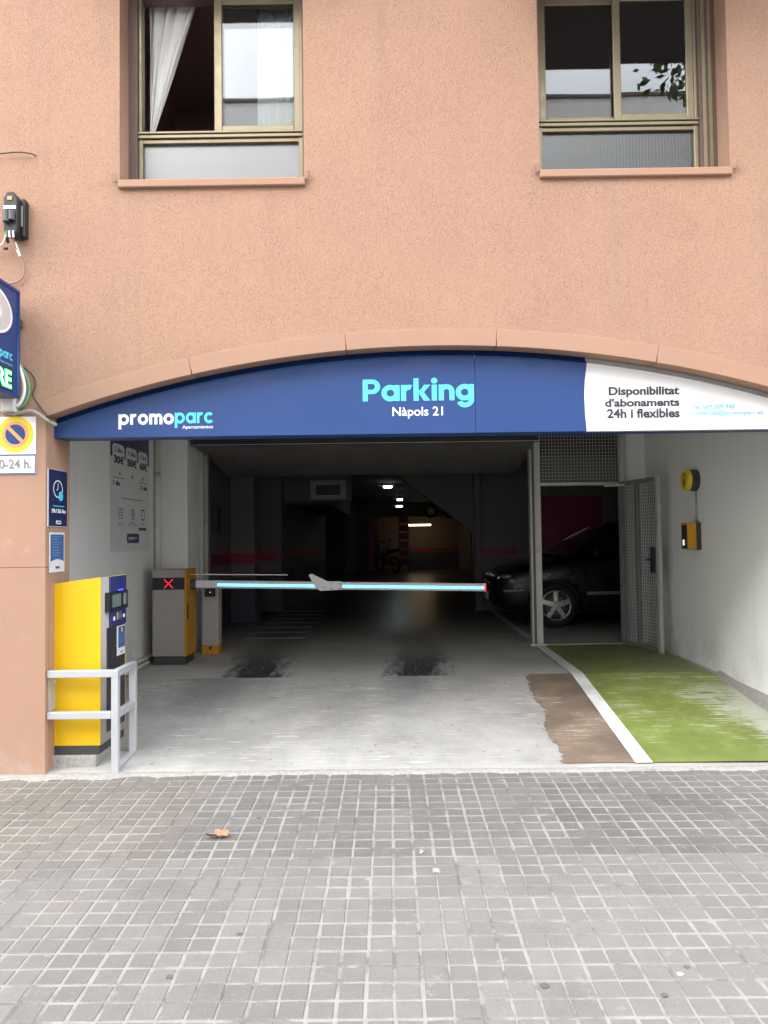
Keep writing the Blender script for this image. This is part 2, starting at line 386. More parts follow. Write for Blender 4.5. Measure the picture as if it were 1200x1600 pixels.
def textmesh(s, x0, y0, x1, y1, M, bold=.0, thick=.002):
    cu = bpy.data.curves.new('t', 'FONT'); cu.body = s; cu.size = 1; cu.offset = bold; cu.extrude = .01; cu.resolution_u = 4
    o = bpy.data.objects.new('t', cu); me = bpy.data.meshes.new_from_object(o); bpy.data.objects.remove(o); bpy.data.curves.remove(cu)
    me.materials.clear()
    xs = [v.co.x for v in me.vertices]; ys = [v.co.y for v in me.vertices]
    a, c, e, g = min(xs), max(xs), min(ys), max(ys)
    for v in me.vertices: v.co = Vector((x0 + (v.co.x - a) / (c - a) * (x1 - x0), y0 + (v.co.y - e) / (g - e) * (y1 - y0), (v.co.z + .01) / .02 * thick))
    me.transform(M); return me
def text(parent, s, x0, y0, x1, y1, M, mat, bold=.0, name='lettering', thick=.002):
    return link(name, textmesh(s, x0, y0, x1, y1, M, bold, thick), mat, parent)
def ringseg(cx, cy, ro, ri, a0, a1, n=28):
    A = [R(a0 + (a1 - a0) * i / n) for i in range(n + 1)]
    return [(cx + ro * math.cos(a), cy + ro * math.sin(a)) for a in A] + [(cx + ri * math.cos(a), cy + ri * math.sin(a)) for a in A[::-1]]
def rect(x0, y0, x1, y1): return [(x0, y0), (x1, y0), (x1, y1), (x0, y1)]
def glyph(ch, w):
    """geometric bold letters, x-height 1: list of outlines (each with holes) and the advance width"""
    ring = lambda cx, cy=.5: [circ(cx, cy, .52, 44), circ(cx, cy, .52 - w, 40)]
    archs = lambda x, wd: [ringseg(x + wd / 2, 1.02 - wd / 2, wd / 2, wd / 2 - w, 0, 180), ]
    if ch == 'o': return [ring(.52)], 1.04
    if ch == 'p': return [ring(.54), [rect(.0, -.42, w, 1.0)]], 1.06
    if ch == 'a': return [ring(.52), [rect(1.06 - w, 0, 1.06, 1.0)]], 1.06
    if ch == 'r': return [[rect(0, 0, w, 1.0)], [ringseg(.48, .53, .48, .48 - w, 180, 68)]], .66
    if ch == 'n': return [[rect(0, 0, w, 1.0)], [ringseg(.46, .56, .46, .46 - w, 0, 180)], [rect(.92 - w, 0, .92, .56)]], .92
    if ch == 'm': return [[rect(0, 0, w, 1.0)], [ringseg(.40, .62, .40, .40 - w, 0, 180)], [rect(.80 - w, 0, .80, .62)], [ringseg(1.20 - w, .62, .40, .40 - w, 0, 180)], [rect(1.60 - 2 * w + .0, 0, 1.60 - w, .62)]], 1.60 - w
    if ch == 'c': return [[ringseg(.52, .5, .52, .52 - w, 42, 318)]], .90
    if ch == 'i': return [[rect(.03, 0, .03 + w, 1.0)], [circ(.03 + w / 2, 1.25, w * .62, 24)]], .06 + w
    if ch == 'k': return [[rect(0, 0, w, 1.42)], [[(w * .9, .42), (.62, 1.0), (.62 + w * 1.25, 1.0), (w * .9 + .30, .50), (w * .9, .50 - .1)]], [[(.24, .60), (.24 + w * .75, .74), (.98, 0), (.98 - w * 1.25, 0)]]], .96
    if ch == 'g': return [ring(.52), [rect(1.06 - w, .02, 1.06, 1.0)], [ringseg(.54, .06, .52, .52 - w, 205, 360)]], 1.06
    if ch == 'P': return [[rect(0, 0, w, 1.38)], [[(w * .5, .46), (w * .5, .46 + w * .9)] + [(.56 + (.46 - w) * math.cos(R(a)), .92 + (.46 - w * .92) * math.sin(R(a))) for a in range(-90, 91, 9)] + [(w * .5, 1.38 - w * .9), (w * .5, 1.38)] + [(.56 + .46 * math.cos(R(a)), .92 + .46 * math.sin(R(a))) for a in range(90, -91, -9)]]], 1.02
def word(parent, s, x0, x1, zbase, xh, M, mat, w=.27, gap=.11):
    g = B(); x = 0; parts = []
    for ch in s:
        for lp in (gl := glyph(ch, w))[0]: parts.append([[(px + x, py) for px, py in l] for l in lp])
        x += gl[1] + gap
    x -= gap; k = (x1 - x0) / x
    for i, lp in enumerate(parts): g.add(shape([[(x0 + px * k, zbase + py * xh) for px, py in l] for l in lp], .002, M @ Matrix.Translation((0, 0, .0016 + .00018 * (i % 6)))))
    return g.build('lettering', mat, parent)
def tube(name, pts, r, mat, parent=None, n=3, smooth_path=True):
    cu = bpy.data.curves.new('c', 'CURVE'); cu.dimensions = '3D'; cu.bevel_depth = r; cu.bevel_resolution = n; cu.use_fill_caps = True; cu.resolution_u = 6
    sp = cu.splines.new('NURBS' if smooth_path and len(pts) > 2 else 'POLY'); sp.points.add(len(pts) - 1)
    for p, q in zip(sp.points, pts): p.co = (*q, 1)
    if sp.type == 'NURBS': sp.order_u = 3; sp.use_endpoint_u = True
    o = bpy.data.objects.new('c', cu); me = bpy.data.meshes.new_from_object(o); bpy.data.objects.remove(o); bpy.data.curves.remove(cu)
    me.materials.clear()
    return link(name, me, mat, parent, smooth=True)

# ------------------------------------------------------------------ setting: road, pavement, ramp, garage floor
YF = 5.02                       # facade plane
s_pav = .035
cprop(B().quad((-150, -150, -.36), (150, -150, -.36), (150, -1.2, -.36), (-150, -1.2, -.36)).build('road', 'asphalt'), kind='structure')
pav = B().box(-30, 30, -6.1, .0, -.3, 0.).box(-30, 30, -6.25, -6.105, -.3, .012, .01).build('pavement', 'joint_mortar', None, True)
pav.location = (0, YF, .02); pav.rotation_euler = (math.atan(s_pav), 0, 0); cprop(pav, kind='structure')
FLZ = .25; YK = 7.2             # the ramp crests here
def fz(y): return .03 + (FLZ - .03) * max(0, min(1, (y - YF) / (YK - YF)))
g = B(); rows = []
for y in [YF - .004, 5.12] + [5.2 + .25 * i for i in range(8)] + [YK]:
    rows.append([(x, y, fz(y) + (.006 * math.sin(x * 2.1 + y)) * (1 if YF < y < YK else 0)) for x in [-2.62 + .285 * k for k in range(21)]])
g.grid(rows); cprop(g.build('ramp', 'apron_concrete'), kind='structure')
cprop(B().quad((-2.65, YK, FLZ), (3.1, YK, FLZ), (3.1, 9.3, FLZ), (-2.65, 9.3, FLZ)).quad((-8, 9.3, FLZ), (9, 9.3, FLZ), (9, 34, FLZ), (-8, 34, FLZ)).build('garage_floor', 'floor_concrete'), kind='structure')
# painted markings, sheets lying on the ramp and the floor
def sheet(name, left, right, dz, mat, label):
    g = B(); rows = []
    for (y, xl), (y2, xr) in zip(left, right): rows.append([(xl, y, fz(y) + dz), ((xl * 2 + xr) / 3, y, fz(y) + dz), (xr, y, fz(y) + dz)])
    g.grid(rows); return cprop(g.build(name, mat), kind='structure')
rnd = random.Random(3)
ys = [5.10 + .0105 * i for i in range(200)] + [YK]
wob = {}; acc = 0.
for i, y in enumerate(ys): acc = acc * .86 + rnd.uniform(-.014, .014); wob[y] = acc + rnd.uniform(-.012, .012) + .02 * math.sin(y * 5.3)
sheet('green_walkway_paint', [(5.10, 1.66), (6.2, 1.70), (YK, 1.74), (9.28, 1.77)], [(5.10, 3.0), (6.2, 2.93), (YK, 2.98), (9.28, 3.04)], .011, 'green_paint', '')
sheet('brown_painted_patch', [(y, 1.11 + .075 * (y - 5.1) + wob[y]) for y in ys], [(y, 1.64 + .03 * (y - 5.1)) for y in ys], .010, 'brown_paint', '')
sheet('white_line', [(5.085, 1.590), (YK, 1.672), (9.2, 1.695), (14.5, 1.72)], [(5.085, 1.703), (YK, 1.782), (9.2, 1.80), (14.5, 1.82)], .015, 'white_paint', '')
for k in range(7):
    y = 10.0 + .62 * k
    cprop(B().quad((-1.95, y, FLZ + .004), (-1.15, y, FLZ + .004), (-1.1, y + .16, FLZ + .004), (-1.9, y + .16, FLZ + .004)).build('floor_stripe', 'white_paint'), kind='structure')
# rough mortar fillet between pavement and ramp, ledge along the right wall
g = B(); rows = []
rnd = random.Random(5)
for i in range(81):
    x = -3.2 + 6.4 * i / 80; j = rnd.uniform(-.03, .012) - (.05 if x < -1.7 else 0)
    rows.append([(x, 5.0 + j, .016), (x, 5.008 + j, .027 + rnd.uniform(-.003, .004)), (x, 5.035, .038 + rnd.uniform(-.003, .003)), (x, 5.06 + rnd.uniform(-.01, .015), .0335)])
cprop(g.grid(rows).build('mortar_fillet', 'raw_concrete', smooth=True), kind='structure')
g = B(); rows = []
for i in range(14):
    y = 5.05 + (YK - 5.05) * i / 13; wd = .045 + .12 * (1 - i / 13); zt = FLZ - .012 - .05 * (1 - i / 13)
    rows.append([(3.06 - wd - .03, y, fz(y) - .01), (3.06 - wd, y, max(zt, fz(y) + .012)), (3.06, y, max(zt, fz(y) + .015) + .01)])
cprop(g.grid(rows).build('wall_footing_ledge', 'raw_concrete'), kind='structure')

# ------------------------------------------------------------------ the building
CXA, CZA, RA = .331, -5.059, 7.854
XL, XR = -2.25, 2.91
def arch(r, x): return CZA + math.sqrt(r * r - (x - CXA) ** 2)
bd = thing('parking_building', (0, YF, 0), 'salmon pink rendered building with a wide arched garage entrance', 'building')
N = 48
axs = [XL + (XR - XL) * i / N for i in range(N + 1)]
WL = (-1.76, -.533, 3.925, 5.52); WR = (1.03, 2.285, 3.95, 5.50)
outer = [(-9, -.1), (XL, -.1)] + [(x, arch(RA + .03, x)) for x in axs] + [(XR, -.1), (9, -.1), (9, 8.8), (-9, 8.8)]
hl = [rrect(q[0], q[2], q[1], q[3]) for q in (WL, WR)]
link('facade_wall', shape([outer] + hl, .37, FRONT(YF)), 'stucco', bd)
# smooth painted pillar faces and reveal linings, a few mm proud
g = B().box(-9, XL + .004, YF - .004, YF + .05, -.08, 1.37).box(-9, XL + .004, YF - .004, YF + .05, 1.376, 2.36); g.build('pillar_face', 'pillar_paint', bd)
B().box(XL - .05, XL + .005, YF + .055, YF + .372, -.1, arch(RA, XL) + .02).build('pillar_reveal', 'smooth_render', bd)
B().box(XR - .005, XR + .05, YF - .004, YF + .372, -.1, arch(RA, XR)).build('pillar_reveal', 'smooth_render', bd)
# arch trim stones, split at the joints
js = [-2.262, -1.283, -.266, .720, 1.766, 2.925]
for a, c in zip(js[:-1], js[1:]):
    a += .002; c -= .002; n = 14
    xs = [a + (c - a) * i / n for i in range(n + 1)]
    lo = [(CXA + (x - CXA), arch(RA, x)) for x in xs]
    hi = [(CXA + (x - CXA) * (RA + .112) / RA, CZA + (arch(RA, x) - CZA) * (RA + .112) / RA) for x in xs]
    link('arch_stone', shape([lo + hi[::-1]], .13, FRONT(YF - .007), .003), 'smooth_render', bd)
# balconies above the frame (they show only as the dark tops of the window reflections)
for (x0, x1, p) in ((-2.1, -.2, .40), (.7, 2.75, 1.0)):
    B().box(x0, x1, YF - p, YF - .002, 5.56, 5.70, .01).box(x0, x1, YF - p, YF - p + .08, 5.70, 6.6, .01).build('balcony', 'dark_steel', bd)
# vestibule and garage shell
B().box(-2.9, -2.6, 5.395, 9.36, -.1, 3.1).build('side_wall', 'white_plaster', bd)
B().box(3.054, 3.3, 5.395, 9.36, -.1, 3.1).build('side_wall', 'white_plaster', bd)
B().box(-2.6, -2.255, 8.6, 9.36, .2, 3.05, .006).build('gate_pier', 'white_plaster', bd)
B().box(2.815, 3.054, 9.15, 9.36, .2, 3.05).build('gate_pier', 'white_plaster', bd)
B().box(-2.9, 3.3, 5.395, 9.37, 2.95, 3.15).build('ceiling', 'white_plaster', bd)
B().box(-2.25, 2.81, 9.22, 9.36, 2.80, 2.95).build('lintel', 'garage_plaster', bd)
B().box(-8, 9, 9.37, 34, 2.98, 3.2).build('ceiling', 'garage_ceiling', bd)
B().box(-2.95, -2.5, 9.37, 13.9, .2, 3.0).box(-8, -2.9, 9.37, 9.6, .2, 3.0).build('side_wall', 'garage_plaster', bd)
B().box(-2.5, -2.12, 12.1, 12.6, .2, 3.0, .008).build('pilaster', 'garage_plaster', bd)
B().box(-2.5, -1.95, 13.9, 14.3, .2, 3.0, .008).build('pilaster', 'garage_plaster', bd)
B().box(-2.95, -1.98, 14.3, 24, .2, 3.0).build('side_wall', 'garage_plaster', bd)
B().box(-1.98, -.70, 14.4, 14.7, 2.25, 2.98).build('duct_bulkhead', 'garage_plaster', bd)
B().box(-1.98, -1.1, 14.75, 22.0, 2.2, 2.98).build('duct_bulkhead', 'garage_ceiling', bd)
for (x0, x1, y0, y1) in ((-2.502, -2.494, 9.37, 12.098), (-2.5, -2.113, 12.092, 12.1), (-2.122, -2.112, 12.1, 12.6), (-2.502, -2.494, 12.6, 13.9), (-1.982, -1.974, 14.3, 24), (-2.5, -1.945, 13.892, 13.9)):
    B().box(x0, x1, y0, y1, 1.17, 1.34).build('red_stripe', 'garage_red', bd)
    B().box(x0, x1, y0, y1, .25, .95).build('low_dark_strip', 'garage_navy', bd)  # dark navy strip low on the wall, below the red stripe
# wall behind the car with the sloping stair soffit
link('stair_wall', shape([[(.05, 2.98), (.08, 2.72), (1.46, 1.64), (1.50, .2), (9, .2), (9, 2.98)]], .22, FRONT(13.6)), 'garage_plaster', bd)
B().box(1.51, 2.25, 13.592, 13.6, 1.24, 1.34).build('red_stripe', 'garage_red', bd)
B().box(2.70, 3.75, 13.585, 13.6, .25, 2.25).build('red_wall_panel', 'garage_red', bd)
B().box(1.50, 1.62, 13.48, 13.6, .25, 2.98, .01).build('pilaster', 'garage_plaster', bd)
B().box(1.98, 2.0, 13.58, 13.6, .25, 2.98).build('pilaster', 'garage_plaster', bd)
B().box(6.5, 6.8, 9.37, 13.6, .2, 3.0).build('side_wall', 'garage_plaster', bd)
B().box(3.3, 9, 9.37, 9.6, .2, 3.0).build('side_wall', 'garage_plaster', bd)
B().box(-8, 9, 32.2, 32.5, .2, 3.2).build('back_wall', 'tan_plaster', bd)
B().box(.82, 2.9, 32.19, 32.2, .99, 1.12).build('red_stripe', 'garage_red', bd); B().box(.82, 2.9, 32.19, 32.2, .25, .97).build('low_dark_strip', 'garage_navy', bd)
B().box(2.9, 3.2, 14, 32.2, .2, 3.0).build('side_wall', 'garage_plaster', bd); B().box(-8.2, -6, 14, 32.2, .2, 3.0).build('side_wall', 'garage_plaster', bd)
B().box(-1.70, -1.30, 30.0, 30.3, .25, 2.98).build('column', 'garage_plaster', bd)
B().box(-.80, -.46, 30.4, 30.75, .25, 2.40).build('column', 'garage_red', bd); B().box(-1.70, -.80, 31.6, 31.7, .25, 2.38).build('column', 'garage_navy', bd)
B().box(-.80, -.46, 30.4, 30.75, 2.40, 2.98).build('column', 'garage_plaster', bd)
B().box(-.5, 3.0, 31.0, 31.2, 2.42, 2.98).build('beam', 'garage_plaster', bd)

# ------------------------------------------------------------------ windows
def window(W, yv, kind):
    x0, x1, z0, z1 = W
    fr = B()       # dark outer casing in the reveal
    YW = YF + .20
    if kind == 'open': d0, d1 = .062, .028
    else: d0, d1 = .035, .118
    fr.box(x0, x0 + d0, YW - .025, YW + .10, z0 + .002, z1); fr.box(x1 - d1, x1, YW - .025, YW + .10, z0 + .002, z1); fr.box(x0 + d0, x1 - d1, YW - .025, YW + .10, z1 - .2, z1)
    win = fr.build('window', 'bronze_dark', bd)
    a, c = x0 + d0, x1 - d1; zr = 4.335 if kind == 'open' else 4.375      # transom
    f = B()
    f.box(a, a + .028, YW + .001, YW + .06, z0 + .05, zr - .02, .003); f.box(c - .030, c, YW + .001, YW + .06, z0 + .05, zr - .02, .003)
    f.box(a, c, YW + .001, YW + .06, z0 + .002, z0 + .05, .003)
    f.box(a, c, YW - .012, YW + .07, zr - .019, zr + .004, .003); f.box(a + .002, c - .002, YW + .004, YW + .06, zr - .05, zr - .022, .003)
    f.box(a, c, YW - .02, YW + .075, zr + .008, zr + .024, .003)
    f.box(a, a + .022, YW, YW + .07, zr + .025, z1 - .2, .003); f.box(c - .02, c, YW, YW + .07, zr + .025, z1 - .2, .003)
    f.build('frame', 'bronze_frame', win)
    B().box(a + .03, c - .032, YW + .03, YW + .036, z0 + .05, zr - .052).build('lower_pane', 'obscure_glass' if kind == 'open' else 'ribbed_glass', win)
    if kind != 'open': B().box(a + .03, c - .032, YW + .037, YW + .045, z0 + .05, zr - .052).build('lower_panel', 'grey_plastic', win)
    else: B().box(a + .03, c - .40, YW + .05, YW + .056, z0 + .05, zr - .052).build('lower_panel', 'kiosk_grey', win)
    def sash(s0, s1, y, st):
        q = B(); zt = z1 - .205; zb = zr + .026
        q.box(s0, s0 + st, y, y + .03, zb, zt, .004); q.box(s1 - st, s1, y, y + .03, zb, zt, .004); q.box(s0 + st, s1 - st, y + .001, y + .029, zb, zb + .045, .004); q.box(s0 + st, s1 - st, y + .001, y + .029, zt - .05, zt, .004)
        q.build('sash', 'bronze_frame', win)
        B().box(s0 + st, s1 - st, y + .012, y + .016, zb + .045, zt - .05).build('glass_pane', 'pane_glass', win)
    if kind == 'open':
        sash(-1.175, c - .004, YW + .006, .056); sash(-1.165, c - .02, YW + .04, .05)
    else:
        m = (a + c) / 2 - .02
        sash(a + .02, m + .06, YW + .04, .048); sash(m - .0, c - .02, YW + .006, .050)
    if kind != 'open':
        for q in (.02, .062): B().box(c + q, c + q + .024, YW - .034, YW - .0255, z0 + .004, z1 - .2).build('shutter_guide', 'bronze_frame', win)
    # sill slab with lugs
    sb = B().box(x0 - .006, x1 + .008, YF - .03, YW - .026, z0 - .052, z0 + .001, .006)
    sb.build('window_sill', 'smooth_render', win)
    for sx, d in ((x0 - .012, -1), (x1 + .012, 1)):
        B().bar((sx, YF - .02, z0 - .012), (sx + d * .022, YF - .035, z0 + .045), .03, .014, (0, 1, 0), .004).build('sill_lug', 'smooth_render', win)
    # room behind
    rm = B(); X0, X1 = x0 - .35, x1 + .35; Y1 = YF + 2.6
    rm.quad((X0, YF + .38, 3.5), (X0, Y1, 3.5), (X0, Y1, 5.9), (X0, YF + .38, 5.9)); rm.quad((X1, YF + .38, 3.5), (X1, Y1, 3.5), (X1, Y1, 5.9), (X1, YF + .38, 5.9))
    rm.quad((X0, Y1, 3.5), (X1, Y1, 3.5), (X1, Y1, 5.9), (X0, Y1, 5.9)); rm.quad((X0, YF + .38, 3.5), (X1, YF + .38, 3.5), (X1, Y1, 3.5), (X0, Y1, 3.5)); rm.quad((X0, YF + .38, 5.9), (X1, YF + .38, 5.9), (X1, Y1, 5.9), (X0, Y1, 5.9))
    rm.build('room_shell', 'room_dark', win)
window(WL, 0, 'open'); window(WR, 0, 'closed')

def drape(name, top, bot, zt, zb, y, folds, label, pinch=None):
    g = B(); rows = []; n = 60
    for i in range(25):
        t = i / 24; z = zt + (zb - zt) * t; row = []
        for j in range(n + 1):
            u = j / n
            xa = top[0] + (bot[0] - top[0]) * t ** 1.1; xb = top[1] + (bot[1] - top[1]) * t ** .95
            amp = .018 * (1 - .4 * t)
            row.append((xa + (xb - xa) * u, y + amp * math.sin(u * folds * 2 * math.pi + .6 * math.sin(3 * t)) + .008 * math.sin(u * 37 + t * 5), z))
        rows.append(row)
    o = g.grid(rows).build(name, 'curtain_cloth', smooth=True)
    sm = o.modifiers.new('t', 'SOLIDIFY'); sm.thickness = .0015
    return cprop(o, label, 'curtain', 'white curtains in the left window')
drape('curtain', (-1.68, -1.30), (-1.672, -1.655), 5.5, 4.40, YF + .38, 4, 'white curtain drawn aside to a point in the open sash')
drape('curtain', (-.90, -.58), (-.90, -.58), 5.5, 3.98, YF + .36, 5, 'straight white curtain hanging behind the closed sash')

# ------------------------------------------------------------------ fascia sign in the arch
sg = thing('fascia_sign', (.33, 5.15, 2.235), 'long blue and white arched parking sign across the garage entrance', 'sign')
SY = 5.14; ZB = 2.235
def arch2(x): return arch(RA + .012, x)
def panel(name, xa, xb, mat, left=None):
    n = 24; xs = [xa + (xb - xa) * i / n for i in range(n + 1)]
    e = .062
    def top(x, k): return arch2(x) - k
    bot = [(xs[0], ZB), (xs[-1], ZB)]
    lft = left[::-1] if left else []
    face = [(xs[0], ZB)] + [(xs[-1], ZB)] + [(x, top(x, e)) for x in xs[::-1]]
    if left: face = [left[0], (xs[-1], ZB)] + [(x, top(x, e)) for x in xs[::-1] if x > left[-1][0]] + left[::-1][:-1]
    g = B(); g.add(shape([face], .05, FRONT(SY)))
    # rolled top edge leaning back under the arch
    x_s = [x for x in xs if not left or x >= left[-1][0]]
    if left: x_s = [left[-1][0]] + x_s
    prof = [(0, e), (-.006, e - .012), (.004, e - .022), (.03, e - .036), (.045, -.01)]
    rows = [[(x, SY + dy, top(x, k)) for x in x_s] for dy, k in prof]
    g.grid(rows)
    return g.build(name, mat, sg)
WB = [(1.334, ZB), (1.325, 2.35), (1.322, 2.48), (1.328, 2.58), (1.342, arch2(1.342) - .062)]
panel('sign_panel', -2.262, .589, 'sign_blue'); 
n = 12
g = B(); fa = [(.5915, ZB)] + [(x - .0015, z) for x, z in WB] + [(x, arch2(x) - .062) for x in [1.33 - (1.33 - .5915) * i / n for i in range(n + 1)]]
g.add(shape([fa], .05, FRONT(SY)))
xs = [.5915 + (1.341 - .5915) * i / n for i in range(n + 1)]
g.grid([[(x, SY + dy, arch2(x) - k) for x in xs] for dy, k in [(0, .062), (-.006, .05), (.004, .04), (.03, .026), (.045, -.01)]]); g.build('sign_panel', 'sign_blue', sg)
panel('sign_panel', 1.334, 2.905, 'sign_white', WB)
B().box(-2.262, 2.905, SY + .008, SY + .20, ZB + .004, ZB + .02).build('sign_underside', 'sign_blue', sg)
F = FRONT(SY)
word(sg, 'promo', -1.811, -1.437, 2.319, .072, F, 'ink_white', .29); word(sg, 'parc', -1.431, -1.176, 2.324, .072, F, 'ink_cyan', .27)
text(sg, 'Aparcamientos', -1.380, 2.281, -1.174, 2.310, F, 'ink_white', .008)
word(sg, 'Parking', -.165, .582, 2.455, .107, F, 'ink_cyan', .30, .075); text(sg, 'Nàpols 21', .033, 2.335, .372, 2.414, F, 'ink_white', .012)
text(sg, 'Disponibilitat', 1.485, 2.456, 1.957, 2.530, F, 'ink_dark', .034); text(sg, "d'abonaments", 1.459, 2.395, 1.957, 2.452, F, 'ink_dark', .034); text(sg, '24h i flexibles', 1.471, 2.318, 1.957, 2.382, F, 'ink_dark', .034)
text(sg, 'Tel. 669 509 948', 2.035, 2.371, 2.326, 2.404, F, 'ink_pale_blue', .02); text(sg, 'comercial@promoparc.es', 2.033, 2.323, 2.513, 2.363, F, 'ink_pale_blue', .02)

# ------------------------------------------------------------------ projecting sign, vado plate, boxes and cables on the left
ps = thing('projecting_sign', (-2.42, 4.93, 2.47), 'blue illuminated sign box jutting from the facade with green letters', 'sign')
link('cabinet', shape([[(4.15, 2.45), (4.93, 2.47), (4.93, 3.16), (4.15, 3.16)]], .16, SIDE(-2.384), .006), 'sign_blue', ps)
g = B(); g.add(shape([[(4.15, 2.45), (4.932, 2.468), (4.932, 3.168), (4.15, 3.168)], [(4.17, 2.475), (4.912, 2.49), (4.912, 3.148), (4.17, 3.148)]], .18, SIDE(-2.376), .003)); g.build('edge_frame', 'sign_blue', ps)
S = SIDE(-2.383)
link('logo_disc', shape([circ(4.60, 2.965, .235, 48, .62), circ(4.60, 2.965, .215, 48, .60)], .004, SIDE(-2.3795)), 'ink_white', ps)
link('logo_disc', shape([circ(4.60, 2.965, .215, 48, .60), circ(4.60, 2.965, .10, 40, .62)], .003, SIDE(-2.380)), 'ring_grey', ps)
link('logo_disc', shape([circ(4.60, 2.965, .10, 40, .62), circ(4.60, 2.965, .085, 40, .6)], .004, SIDE(-2.3792)), 'ink_white', ps)
word(ps, 'promo', 4.43, 4.675, 2.69, .042, S, 'ink_white'); word(ps, 'parc', 4.679, 4.842, 2.69, .042, S, 'ink_cyan'); text(ps, 'Aparcamientos', 4.69, 2.650, 4.842, 2.668, S, 'ink_pale_blue', .0)
B().box(-2.386, -2.380, 4.28, 4.845, 2.495, 2.632).build('display', 'black_plastic', ps)
text(ps, 'LLIURE', 4.31, 2.505, 4.825, 2.622, SIDE(-2.3798), 'led_green', .05); text(ps, 'LLIURE', 4.316, 2.512, 4.818, 2.614, SIDE(-2.3782), 'led_pale_green', -.004)
for z in (2.65, 2.95): B().box(-2.44, -2.40, 4.93, YF - .004, z, z + .05).build('bracket', 'dark_steel', ps)

vp = thing('no_parking_sign', (-2.44, 5.0, 1.98), 'white no-parking plate with blue and yellow disc and worn hours', 'sign')
FV = FRONT(5.008)
B().box(-2.575, -2.308, 5.008, 5.014, 2.115, 2.362).build('plate', 'plate_white', vp); B().box(-2.575, -2.307, 5.008, 5.014, 1.984, 2.112).build('hours_plate', 'plate_white', vp)
link('disc', shape([circ(-2.442, 2.245, .119), circ(-2.442, 2.245, .088)], .002, FRONT(5.0065)), 'plate_yellow', vp)
link('disc', shape([circ(-2.442, 2.245, .088), circ(-2.442, 2.245, .066)], .002, FRONT(5.0063)), 'plate_orange', vp)
link('disc', shape([circ(-2.442, 2.245, .066)], .002, FRONT(5.0064)), 'sign_blue', vp)
B().bar((-2.442 - .052, 5.005, 2.245 + .052), (-2.442 + .052, 5.005, 2.245 - .052), .024, .002, (0, -1, 0)).build('slash', 'plate_orange', vp)
link('border', shape([rrect(-2.574, 1.986, -2.308, 2.111), rrect(-2.568, 1.992, -2.314, 2.105)], .002, FRONT(5.0065)), 'sign_blue', vp)
text(vp, '0-24 h.', -2.548, 2.020, -2.335, 2.082, FRONT(5.007), 'ink_faded', .02)

jb = thing('junction_box', (-2.47, 5.0, 2.385), 'small white junction box under the blue projecting sign', 'box')
B().box(-2.515, -2.423, 4.955, YF - .005, 2.388, 2.488, .004).build('case', 'pvc_white', jb); B().box(-2.510, -2.428, 4.949, 4.9545, 2.393, 2.483, .002).build('lid', 'pvc_white', jb)

fb = thing('fibre_terminal', (-2.42, 4.98, 3.52), 'black telecom terminal box with orange sticker high on the wall', 'box')
link('case', shape([[(-2.475, 3.56), (-2.455, 3.53), (-2.395, 3.53), (-2.385, 3.56), (-2.385, 3.77), (-2.415, 3.815), (-2.45, 3.815), (-2.475, 3.775)]], .11, FRONT(4.90), .008), 'black_plastic', fb)
B().box(-2.384, -2.362, 4.955, YF - .005, 3.54, 3.79, .004).build('back_plate', 'black_plastic', fb); B().box(-2.383, -2.371, 4.945, 4.9545, 3.60, 3.74, .002).build('side_clip', 'grey_plastic', fb)
B().box(-2.447, -2.417, 4.895, 4.8995, 3.758, 3.782).build('sticker', 'plate_orange', fb); B().box(-2.470, -2.393, 4.895, 4.8995, 3.698, 3.720).build('band', 'ink_white', fb)
g = B().cyl((-2.448, 4.885, 3.68), (-2.448, 4.885, 3.61), .022, None, 10).cyl((-2.412, 4.885, 3.68), (-2.412, 4.885, 3.62), .020, None, 10); g.build('gland', 'dark_steel', fb)
for k, x in enumerate((-2.455, -2.435, -2.41)): B().cyl((x, 4.90, 3.555), (x, 4.905, 3.515), .007, None, 8).build('plug', 'ink_white' if k else 'cable_green', fb)
cprop(tube('cable', [(-2.43, 4.93, 3.54), (-2.425, 4.95, 3.48), (-2.40, 4.99, 3.42), (-2.38, 5.0, 3.34), (-2.39, 5.0, 3.28), (-2.45, 5.0, 3.24), (-2.53, 5.0, 3.24)], .006, 'cable_salmon'), 'pinkish cable hanging in a curve below the black terminal box', 'cable', 'wall cables')
cprop(tube('cable', [(-2.425, 4.95, 3.50), (-2.415, 4.97, 3.455), (-2.405, 4.985, 3.42)], .009, 'ink_white'), 'short white cable sleeve right below the black terminal box', 'cable', 'wall cables')
cprop(tube('cable', [(-2.46, 4.92, 3.57), (-2.48, 4.95, 3.53), (-2.52, 4.97, 3.48), (-2.60, 4.98, 3.46)], .007, 'ink_white'), 'white cable leaving the black terminal box towards the left', 'cable', 'wall cables')
cprop(tube('cable', [(-2.46, 4.93, 3.55), (-2.475, 4.95, 3.51), (-2.47, 4.96, 3.50)], .010, 'black_plastic'), 'black cable stub under the black terminal box', 'cable', 'wall cables')
cprop(tube('cable', [(-2.50, 4.96, 3.465), (-2.475, 4.96, 3.462)], .009, 'black_plastic'), 'loose black connector dangling below the terminal box', 'cable', 'wall cables')
cprop(tube('cable', [(-2.62, 4.99, 4.10), (-2.45, 4.99, 4.125), (-2.32, 4.995, 4.11), (-2.318, YF, 4.105)], .004, 'cable_dark'), 'thin dark wire entering the wall high on the left', 'cable', 'wall cables')
cprop(tube('cable', [(-2.40, 4.95, 2.70), (-2.37, 4.96, 2.62), (-2.365, 4.98, 2.52), (-2.40, 4.985, 2.44), (-2.42, 4.985, 2.43)], .011, 'ink_white'), 'thick white cable looping beside the blue projecting sign', 'cable', 'wall cables')
